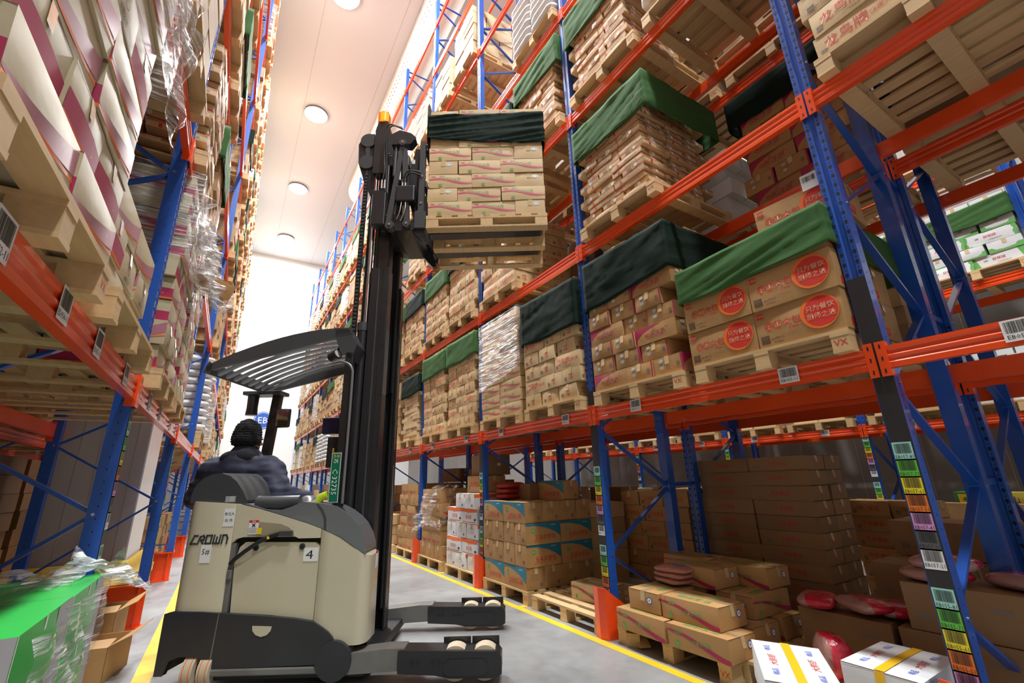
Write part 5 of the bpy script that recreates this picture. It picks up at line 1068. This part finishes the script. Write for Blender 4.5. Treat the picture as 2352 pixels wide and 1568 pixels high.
mb=PU_([(-1.13,CZ+.0),(-.95,CZ+.0),(-.88,CZ+.06),(-1.0,CZ+.10),(-1.14,CZ+.08)],3.84,4.44,TBLACK); tb(mb,'scissor_base',bv=.015)
mb=PU_([(-1.05,CZ+.55),(-.93,CZ+.05),(-.86,CZ+.05),(-.86,CZ+1.0),(-.96,CZ+1.02)],3.90,3.96,TBLACK); tb(mb,'reach_plate',bv=.01)
mb=PU_([(-1.05,CZ+.55),(-.93,CZ+.05),(-.86,CZ+.05),(-.86,CZ+1.0),(-.96,CZ+1.02)],4.54,4.60,TBLACK); tb(mb,'reach_plate',bv=.01)
flat([Rr(-1.0,-.965,CZ+.83,CZ+.88,PAPER)],3.898,'carriage_label')
for n_ in (3.86,4.62):
    mb=PU_([(-.93,CZ+.02),(-.82,CZ+.02),(-.82,CZ+.20),(-.845,CZ+.22),(-.845,CZ+1.05),(-.90,CZ+1.05),(-.90,CZ+.22),(-.93,CZ+.20)],n_-.03,n_+.03,TGREY); o=tb(mb,'fork_frame_upright',bv=.01)
    for z in (CZ+.3,CZ+.62): q=MB(); q.tube([(-.872-U0,n_-.036-N0,z),(-.872-U0,n_-.03-N0,z)],.014,STEEL,10); q.build('bolt',o)
for z in (CZ+.05,CZ+.5,CZ+.95): mb=MB(); mb.box(-.86,-.825,3.85,4.65,z,z+.08,TBLACK); tb(mb,'fork_frame_bar',bv=.006)
mb=PU_([(-.845,CZ+1.0),(-.815,CZ+1.0),(-.815,CZ+1.55),(-.83,CZ+1.6),(-.845,CZ+1.55)],3.87,3.93,TGREY); tb(mb,'load_backrest',bv=.006)
mb=PU_([(-.845,CZ+1.0),(-.815,CZ+1.0),(-.815,CZ+1.55),(-.83,CZ+1.6),(-.845,CZ+1.55)],4.57,4.63,TGREY); tb(mb,'load_backrest',bv=.006)
for n_ in (4.05,4.45):
    if n_<4.2:
        q=MB()
        for k in range(4): q.add([(a,n_+b,CZ+.0505) for a,b in ((.02+.05*k,-.055),(.04+.05*k,-.055),(.06+.05*k,.05),(.04+.05*k,.05))],[(0,1,2,3)],ORP)
        tb(q,'fork_stripe')
    mb=PU_([(-.83,CZ+.5),(-.79,CZ+.5),(-.785,CZ+.085),(.33,CZ+.075),(.36,CZ+.068),(.33,CZ+.052),(-.80,CZ+.035),(-.83,CZ+.06)],n_-.06,n_+.06,TBLACK); tb(mb,'fork',bv=.004)
mb=PU_([(-1.02,CZ+.08),(-.93,CZ+.16),(-.85,CZ+.04),(-.80,CZ-.12),(-.85,CZ-.12),(-.95,CZ-.0)],3.86,3.92,TBLACK); tb(mb,'lower_link',bv=.01)
mb=PU_([(-1.02,CZ+.08),(-.93,CZ+.16),(-.85,CZ+.04),(-.80,CZ-.12),(-.85,CZ-.12),(-.95,CZ-.0)],4.40,4.46,TBLACK); tb(mb,'lower_link',bv=.01)
def hose(pts,r=.008,m=RUB,name='hydraulic_hose'):
    q=[]; P=[Vector(p) for p in pts]
    for i in range(len(P)-1):
        p0=P[max(i-1,0)];p1=P[i];p2=P[i+1];p3=P[min(i+2,len(P)-1)]
        for k in range(6):
            t=k/6; q.append(.5*((2*p1)+(p2-p0)*t+(2*p0-5*p1+4*p2-p3)*t*t+(3*p1-p0-3*p2+p3)*t**3))
    q.append(P[-1]); mb=MB(); mb.tube(q,r,m,7); return tb(mb,name)
hose([(-1.10,3.82,4.95),(-1.22,3.80,4.98),(-1.27,3.80,4.9),(-1.27,3.82,4.6),(-1.25,3.8,4.4),(-1.28,3.8,4.2)]); hose([(-1.09,3.82,4.93),(-1.2,3.79,4.95),(-1.25,3.79,4.8),(-1.24,3.82,4.5),(-1.23,3.8,4.15)])
hose([(-.88,3.82,4.38),(-1.0,3.78,4.37),(-1.05,3.79,4.28),(-1.06,3.81,4.2)]); hose([(-.88,3.82,4.34),(-.98,3.77,4.34),(-1.02,3.79,4.27),(-1.03,3.81,4.2)])
hose([(-1.06,3.80,4.02),(-1.07,3.79,3.9),(-1.10,3.8,3.82)],.006,STEEL,'steel_pipe'); hose([(-1.02,3.80,4.02),(-1.02,3.79,3.92),(-1.06,3.8,3.80)],.006,STEEL,'steel_pipe')
for u in (-1.27,-1.24,-1.06,-1.03): mb=MB(); mb.tube([(u,3.80,4.18),(u,3.80,4.28)],.011,STEEL,8); tb(mb,'hose_fitting')
mb=MB(); mb.tube([(-1.16,3.84,4.35),(-1.155,3.84,4.75)],.02,TGREY,10); mb.tube([(-1.10,3.84,4.3),(-1.10,3.84,4.7)],.016,STEEL,10); tb(mb,'reach_cylinder')
mb=PU_([(-1.2,4.72),(-1.0,4.72),(-.94,4.8),(-1.0,4.86),(-1.12,4.9),(-1.22,4.84)],3.80,3.9,TBLACK); tb(mb,'hose_guide',bv=.02)
# overhead guard
def gz_(u,n_): 
    return 2.60-.0*(u)+ (-.13*((u+1.75)/.9)**2 if u<-1.75 else 0)
NG0,NG1=3.72,4.78
def rail(n0,n1):
    up=[];lo=[]
    for i in range(11):
        t=i/10; u=-2.66+1.24*t; zt_=2.36+.315*math.sin(min(1,t*1.05)*math.pi*.5)**.9; th=.055+.085*math.sin(math.pi*min(1,t*.95)); up.append((u,zt_)); lo.append((u+.01,zt_-th))
    return PU_(lo+up[::-1],n0,n1,TGREY)
tb(rail(NG0,NG0+.03),'guard_side_rail',bv=.008); tb(rail(NG1-.03,NG1),'guard_side_rail',bv=.008)
for k in range(8):
    n_=NG0+.10+k*.118; q=[]; 
    for i in range(9): t=i/8; q.append((-2.62+1.14*t,2.35+.30*math.sin(min(1,t*1.05)*math.pi*.5)**.9-.045))
    mb=PU_([(a,b-.011) for a,b in q]+[(a,b+.011) for a,b in q[::-1]],n_,n_+.045,TSILV); tb(mb,'guard_slat')
mb=PU_([(-2.68,2.30),(-2.62,2.28),(-2.60,2.38),(-2.64,2.40)],NG0,NG1,TGREY); tb(mb,'guard_rear_bar',bv=.01)
mb=PU_([(-1.50,2.45),(-1.40,2.38),(-1.36,2.52),(-1.44,2.66),(-1.56,2.67),(-1.56,2.60)],NG0,NG1,TGREY); tb(mb,'guard_front_bar',bv=.01)
for n_ in (NG0+.0,NG1-.06):
    mb=MB(); mb.box(-1.455,-1.385,n_,n_+.06,1.12,2.45,TBLACK); tb(mb,'guard_front_post',bv=.006)
hose([(-1.47,NG0-.02,2.36),(-1.38,NG0-.03,2.30),(-1.365,NG0-.03,2.1),(-1.365,NG0-.03,1.2)],.012,TSILV,'grab_rail')
mb=MB(); mb.bar((-2.60,4.72,1.30),(-2.53,4.72,2.29),.09,.07,TBLACK,up=(0,1,0)); tb(mb,'guard_rear_post',bv=.008)
mb=MB(); mb.box(-1.36,-1.30,4.10,4.36,.3,3.3,TBLACK); tb(mb,'centre_lift_column',bv=.01)
mb=MB(); mb.box(-2.85,-2.45,4.60,4.80,2.27,2.31,TGREY); tb(mb,'post_bracket',bv=.008)
mb=MB(); mb.tube([(-2.76,4.66,2.28),(-2.76,4.66,2.14),(-2.76,4.66,2.06)],[.055,.052,.058],TBLACK,20); tb(mb,'rear_work_lamp')
mb=MB(); mb.box(-2.48,-2.33,4.62,4.66,1.92,2.12,TBLACK); tb(mb,'mirror_housing',bv=.03); mb=MB(); mb.box(-2.465,-2.345,4.612,4.618,1.935,2.105,mat('mirror_glass',(.25,.26,.27),.05,1)); tb(mb,'mirror_glass')
mb=MB(); mb.tube([(-1.60,3.78,2.42),(-1.53,3.74,2.44)],.045,TBLACK,20); mb.tube([(-1.53,3.74,2.44),(-1.525,3.738,2.442)],.036,mat('lamp_glass',(.5,.5,.45),.1),16); mb.bar((-1.56,3.78,2.46),(-1.53,3.8,2.55),.02,.02,TBLACK); tb(mb,'spot_lamp')
# cabin controls: display, fans, terminal, licence plate, scanner
mb=MB(); mb.box(-1.74,-1.60,4.05,4.12,1.78,1.93,mat('screen_back_navy',(.012,.014,.06),.35)); tb(mb,'display_back',bv=.012)
mb=MB(); mb.tube([(-1.50,4.0,1.90),(-1.46,4.0,1.88)],.05,TBLACK,14); mb.tube([(-1.55,4.0,1.83),(-1.42,4.0,1.80)],.03,TBLACK,12); mb.tube([(-1.42,4.0,1.75),(-1.42,4.0,1.95)],.035,TBLACK,14); tb(mb,'small_fan')
mb=MB(); mb.box(-1.60,-1.46,3.86,3.95,1.48,1.74,TBLACK); tb(mb,'terminal',bv=.012); mb=MB(); mb.box(-1.545,-1.53,3.848,3.86,1.55,1.64,mat('yellow_latch',(.85,.55,.02),.4)); tb(mb,'yellow_latch',bv=.004)
mb=MB(); mb.box(-1.52,-1.46,3.88,3.93,1.10,1.50,TBLACK); tb(mb,'terminal_stand',bv=.01)
pg=mat('plate_green',(.0,.16,.075),.4)
it=[Rr(-.19,.19,-.038,.038,PAPER),Rr(-.186,.186,-.034,.034,pg),T('场',.026,-.165,.014,YEL),T('内',.026,-.165,-.014,YEL),T('苏',.04,-.125,0,PAPER),T('C·32735',.058,.035,0,PAPER)]
mb=MB(); 
for k,(m,vs,fs) in enumerate(it): mb.add([(-1.445+b,3.70-.0008*k,1.40-a) for a,b in vs],fs,m)
mb.box(-1.485,-1.405,3.702,3.706,1.205,1.595,TSILV); tb(mb,'licence_plate')
mb=MB(); mb.tube([(-1.57,3.72,1.205),(-1.55,3.72,1.25),(-1.50,3.72,1.27)],[.03,.032,.03],mat('scanner_lime',(.55,.72,.03),.35),12); tb(mb,'barcode_scanner'); mb=MB(); mb.tube([(-1.58,3.72,1.17),(-1.56,3.72,1.215)],[.035,.03],TBLACK,12); tb(mb,'scanner_grip')
hose([(-1.57,3.70,1.18),(-1.58,3.68,1.12),(-1.48,3.66,1.05),(-1.36,3.66,1.04),(-1.30,3.67,1.09),(-1.36,3.69,1.17),(-1.46,3.70,1.19)],.004,RUB,'scanner_cable')
# seat (mostly hidden)
mb=MB(); mb.box(-2.50,-2.10,4.0,4.5,.95,1.05,RUB); mb.box(-2.52,-2.44,4.0,4.5,1.0,1.35,RUB); tb(mb,'seat',bv=.03)
# ================================================================ raised load
LU,LN=-.212,4.27; lx,ly=LU*UX+LN*NX,LU*UY+LN*NY
t=pallet(lx,ly,-AU,CZ,1.2,.92,turn=True,label='raised wooden pallet stamped VX on the forks, seen from below',grp='raised pallet')
del t['group']
zt=load('pink',lx,ly,-AU,CZ+.1395,8,1.18,.9,'on the raised pallet',pats=(0,1),near=1,mess=.006,dims=(.44,.30,.163),full=False)
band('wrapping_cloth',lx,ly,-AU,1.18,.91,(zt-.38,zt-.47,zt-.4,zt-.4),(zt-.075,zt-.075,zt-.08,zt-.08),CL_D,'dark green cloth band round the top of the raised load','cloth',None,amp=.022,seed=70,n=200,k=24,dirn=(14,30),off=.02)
# ================================================================ driver (seated, seen from behind)
def blob(parts,vox,name,m,parent,sm=3):
    bm=bmesh.new()
    for (p,q,r1,r2,sc_) in parts:
        p=Vector(p);q=Vector(q); d=q-p; n_=max(2,int(d.length/(min(r1,r2)*.35))+1)
        for i in range(n_+1):
            t=i/n_; r=r1+(r2-r1)*t; bmesh.ops.create_icosphere(bm,subdivisions=2,radius=1,matrix=Matrix.Translation(p+d*t)@Matrix.Diagonal((r*sc_[0],r*sc_[1],r*sc_[2],1)))
    me=bpy.data.meshes.new(name); bm.to_mesh(me); bm.free(); o=bpy.data.objects.new(name,me); C.objects.link(o)
    md=o.modifiers.new('r','REMESH'); md.mode='VOXEL'; md.voxel_size=vox; s=o.modifiers.new('s','SMOOTH'); s.iterations=sm; s.factor=.6
    dg=bpy.context.evaluated_depsgraph_get(); me2=bpy.data.meshes.new_from_object(o.evaluated_get(dg)); bpy.data.objects.remove(o)
    me2.materials.clear(); me2.materials.append(m)
    for p_ in me2.polygons: p_.use_smooth=True; p_.material_index=0
    q=bpy.data.objects.new(name,me2); C.objects.link(q)
    if parent: q.parent=parent
    return q
JACK=mat('navy_jacket',(.028,.032,.062),.75,noise_s=6,noise_a=.15,bump=.5,bump_s=7); FUR=mat('dark_fur_collar',(.018,.018,.02),.95,bump=1,bump_s=90); KNIT=mat('knit_cap',(.014,.015,.016),.95,bump=.9,bump_s=70); SKIN=mat('skin',(.50,.27,.19),.5); TROU=mat('dark_trousers',(.02,.02,.026),.8)
dr=thing('person','driver from behind in padded navy jacket and black knitted cap, seated in truck','person',tr.location[:],-AU)
I3=(1,1,1); hz=1.70
def off(parts): return [((p[0]-U0-.07,p[1]-N0,p[2]),(q[0]-U0-.07,q[1]-N0,q[2]),a,b,s) for p,q,a,b,s in parts]
sN=(4.45,4.05) # shoulder line runs across; he faces the fork end and away
DU=-.10
body=[((-2.47,4.30,1.02),(-2.47,4.30,1.2),.25,.26,(1.05,.85,1)),((-2.47,4.30,1.2),(-2.50,4.32,1.48),.26,.235,(1.1,.8,1)),((-2.74,4.30,1.49),(-2.24,4.30,1.49),.145,.145,(1,1,.95)),((-2.50,4.31,1.54),(-2.50,4.31,1.63),.17,.12,I3),
 ((-2.20,4.27,1.47),(-2.04,4.15,1.26),.135,.12,I3),((-2.04,4.15,1.26),(-1.86,4.30,1.22),.115,.08,I3),((-2.77,4.32,1.47),(-2.90,4.36,1.26),.135,.115,I3),((-2.90,4.36,1.26),(-2.55,4.62,1.2),.11,.08,I3),
 ((-2.45,4.25,1.02),(-2.0,4.30,1.0),.13,.10,I3),((-2.45,4.45,1.02),(-2.0,4.50,1.0),.13,.10,I3),((-2.0,4.30,1.0),(-1.98,4.32,.62),.09,.07,I3),((-2.0,4.50,1.0),(-1.98,4.52,.62),.09,.07,I3)]
o=blob(off(body),.016,'body',JACK,dr,4)
o.data.materials.append(TROU)
for p_ in o.data.polygons:
    if p_.center.z<1.0: p_.material_index=1
# jacket folds
for v in o.data.vertices:
    n_=noise.noise(Vector((v.co.x*4,v.co.y*4,v.co.z*22)))+.5*noise.noise(v.co*14); v.co+=v.normal*n_*.014
blob(off([((-2.58,4.27,1.60),(-2.42,4.27,1.60),.10,.10,(1,1.1,.75)),((-2.50,4.33,1.62),(-2.50,4.37,1.66),.11,.10,(1.1,1,.8))]),.012,'fur_collar',FUR,dr,2)
hd=[((-2.495,4.33,1.76),(-2.485,4.36,1.80),.095,.098,(1,1.08,1.1)),((-2.48,4.38,1.72),(-2.47,4.42,1.71),.065,.05,I3),((-2.44,4.44,1.755),(-2.43,4.465,1.745),.014,.018,I3),((-2.40,4.33,1.75),(-2.40,4.34,1.73),.018,.014,(.6,1,1.5)),((-2.50,4.32,1.62),(-2.50,4.33,1.72),.06,.06,I3)]
blob(off(hd),.008,'head',SKIN,dr,2)
mb=MB(); 
for e in ((-2.455,4.445,1.785),(-2.405,4.42,1.785)): mb.tube([(e[0]-U0-.07,e[1]-N0,e[2]-.006),(e[0]-U0-.07,e[1]-N0,e[2]+.006)],.012,BLK,8)
mb.build('eyes',dr)
cap=blob(off([((-2.50,4.325,1.80),(-2.50,4.33,1.86),.130,.118,(1,1.08,1)),((-2.50,4.32,1.765),(-2.50,4.32,1.79),.134,.134,(1,1.05,.6))]),.010,'knitted_cap',KNIT,dr,2)
for v in cap.data.vertices: v.co+=v.normal*(.004*math.sin((v.co.z-1.7)*260)+.006*noise.noise(v.co*16))
def hand(o0,d,side,par):
    """palm at o0 pointing along d, fingers curled down"""
    d=Vector(d).normalized(); up=Vector((0,0,1)); s_=d.cross(up).normalized()*side; parts=[(tuple(o0),tuple(Vector(o0)+d*.07),.032,.034,(1,1,.6))]
    for k,ln in enumerate((.07,.08,.075,.06)):
        b=Vector(o0)+d*.08+s_*(.028-.019*k); m1=b+d*ln*.45-up*.006; m2=m1+d*ln*.3-up*.025; m3=m2-up*.022-d*.004
        parts+=[(tuple(b),tuple(m1),.0095,.009,I3),(tuple(m1),tuple(m2),.009,.0085,I3),(tuple(m2),tuple(m3),.0085,.008,I3)]
    b=Vector(o0)+d*.02+s_*.032; m1=b+d*.03+s_*.02; parts+=[(tuple(b),tuple(m1),.012,.011,I3),(tuple(m1),tuple(m1+d*.028-up*.01),.011,.009,I3)]
    blob(off(parts),.005,'hand',SKIN,par,1)
hand(Vector((-1.86,4.33,1.235)),(1,.25,-.1),-1,dr); hand(Vector((-2.50,4.66,1.24)),(.9,.35,-.05),1,dr)
print('carton objects',NCOUNT,'total objects',len(bpy.data.objects),'far tris')
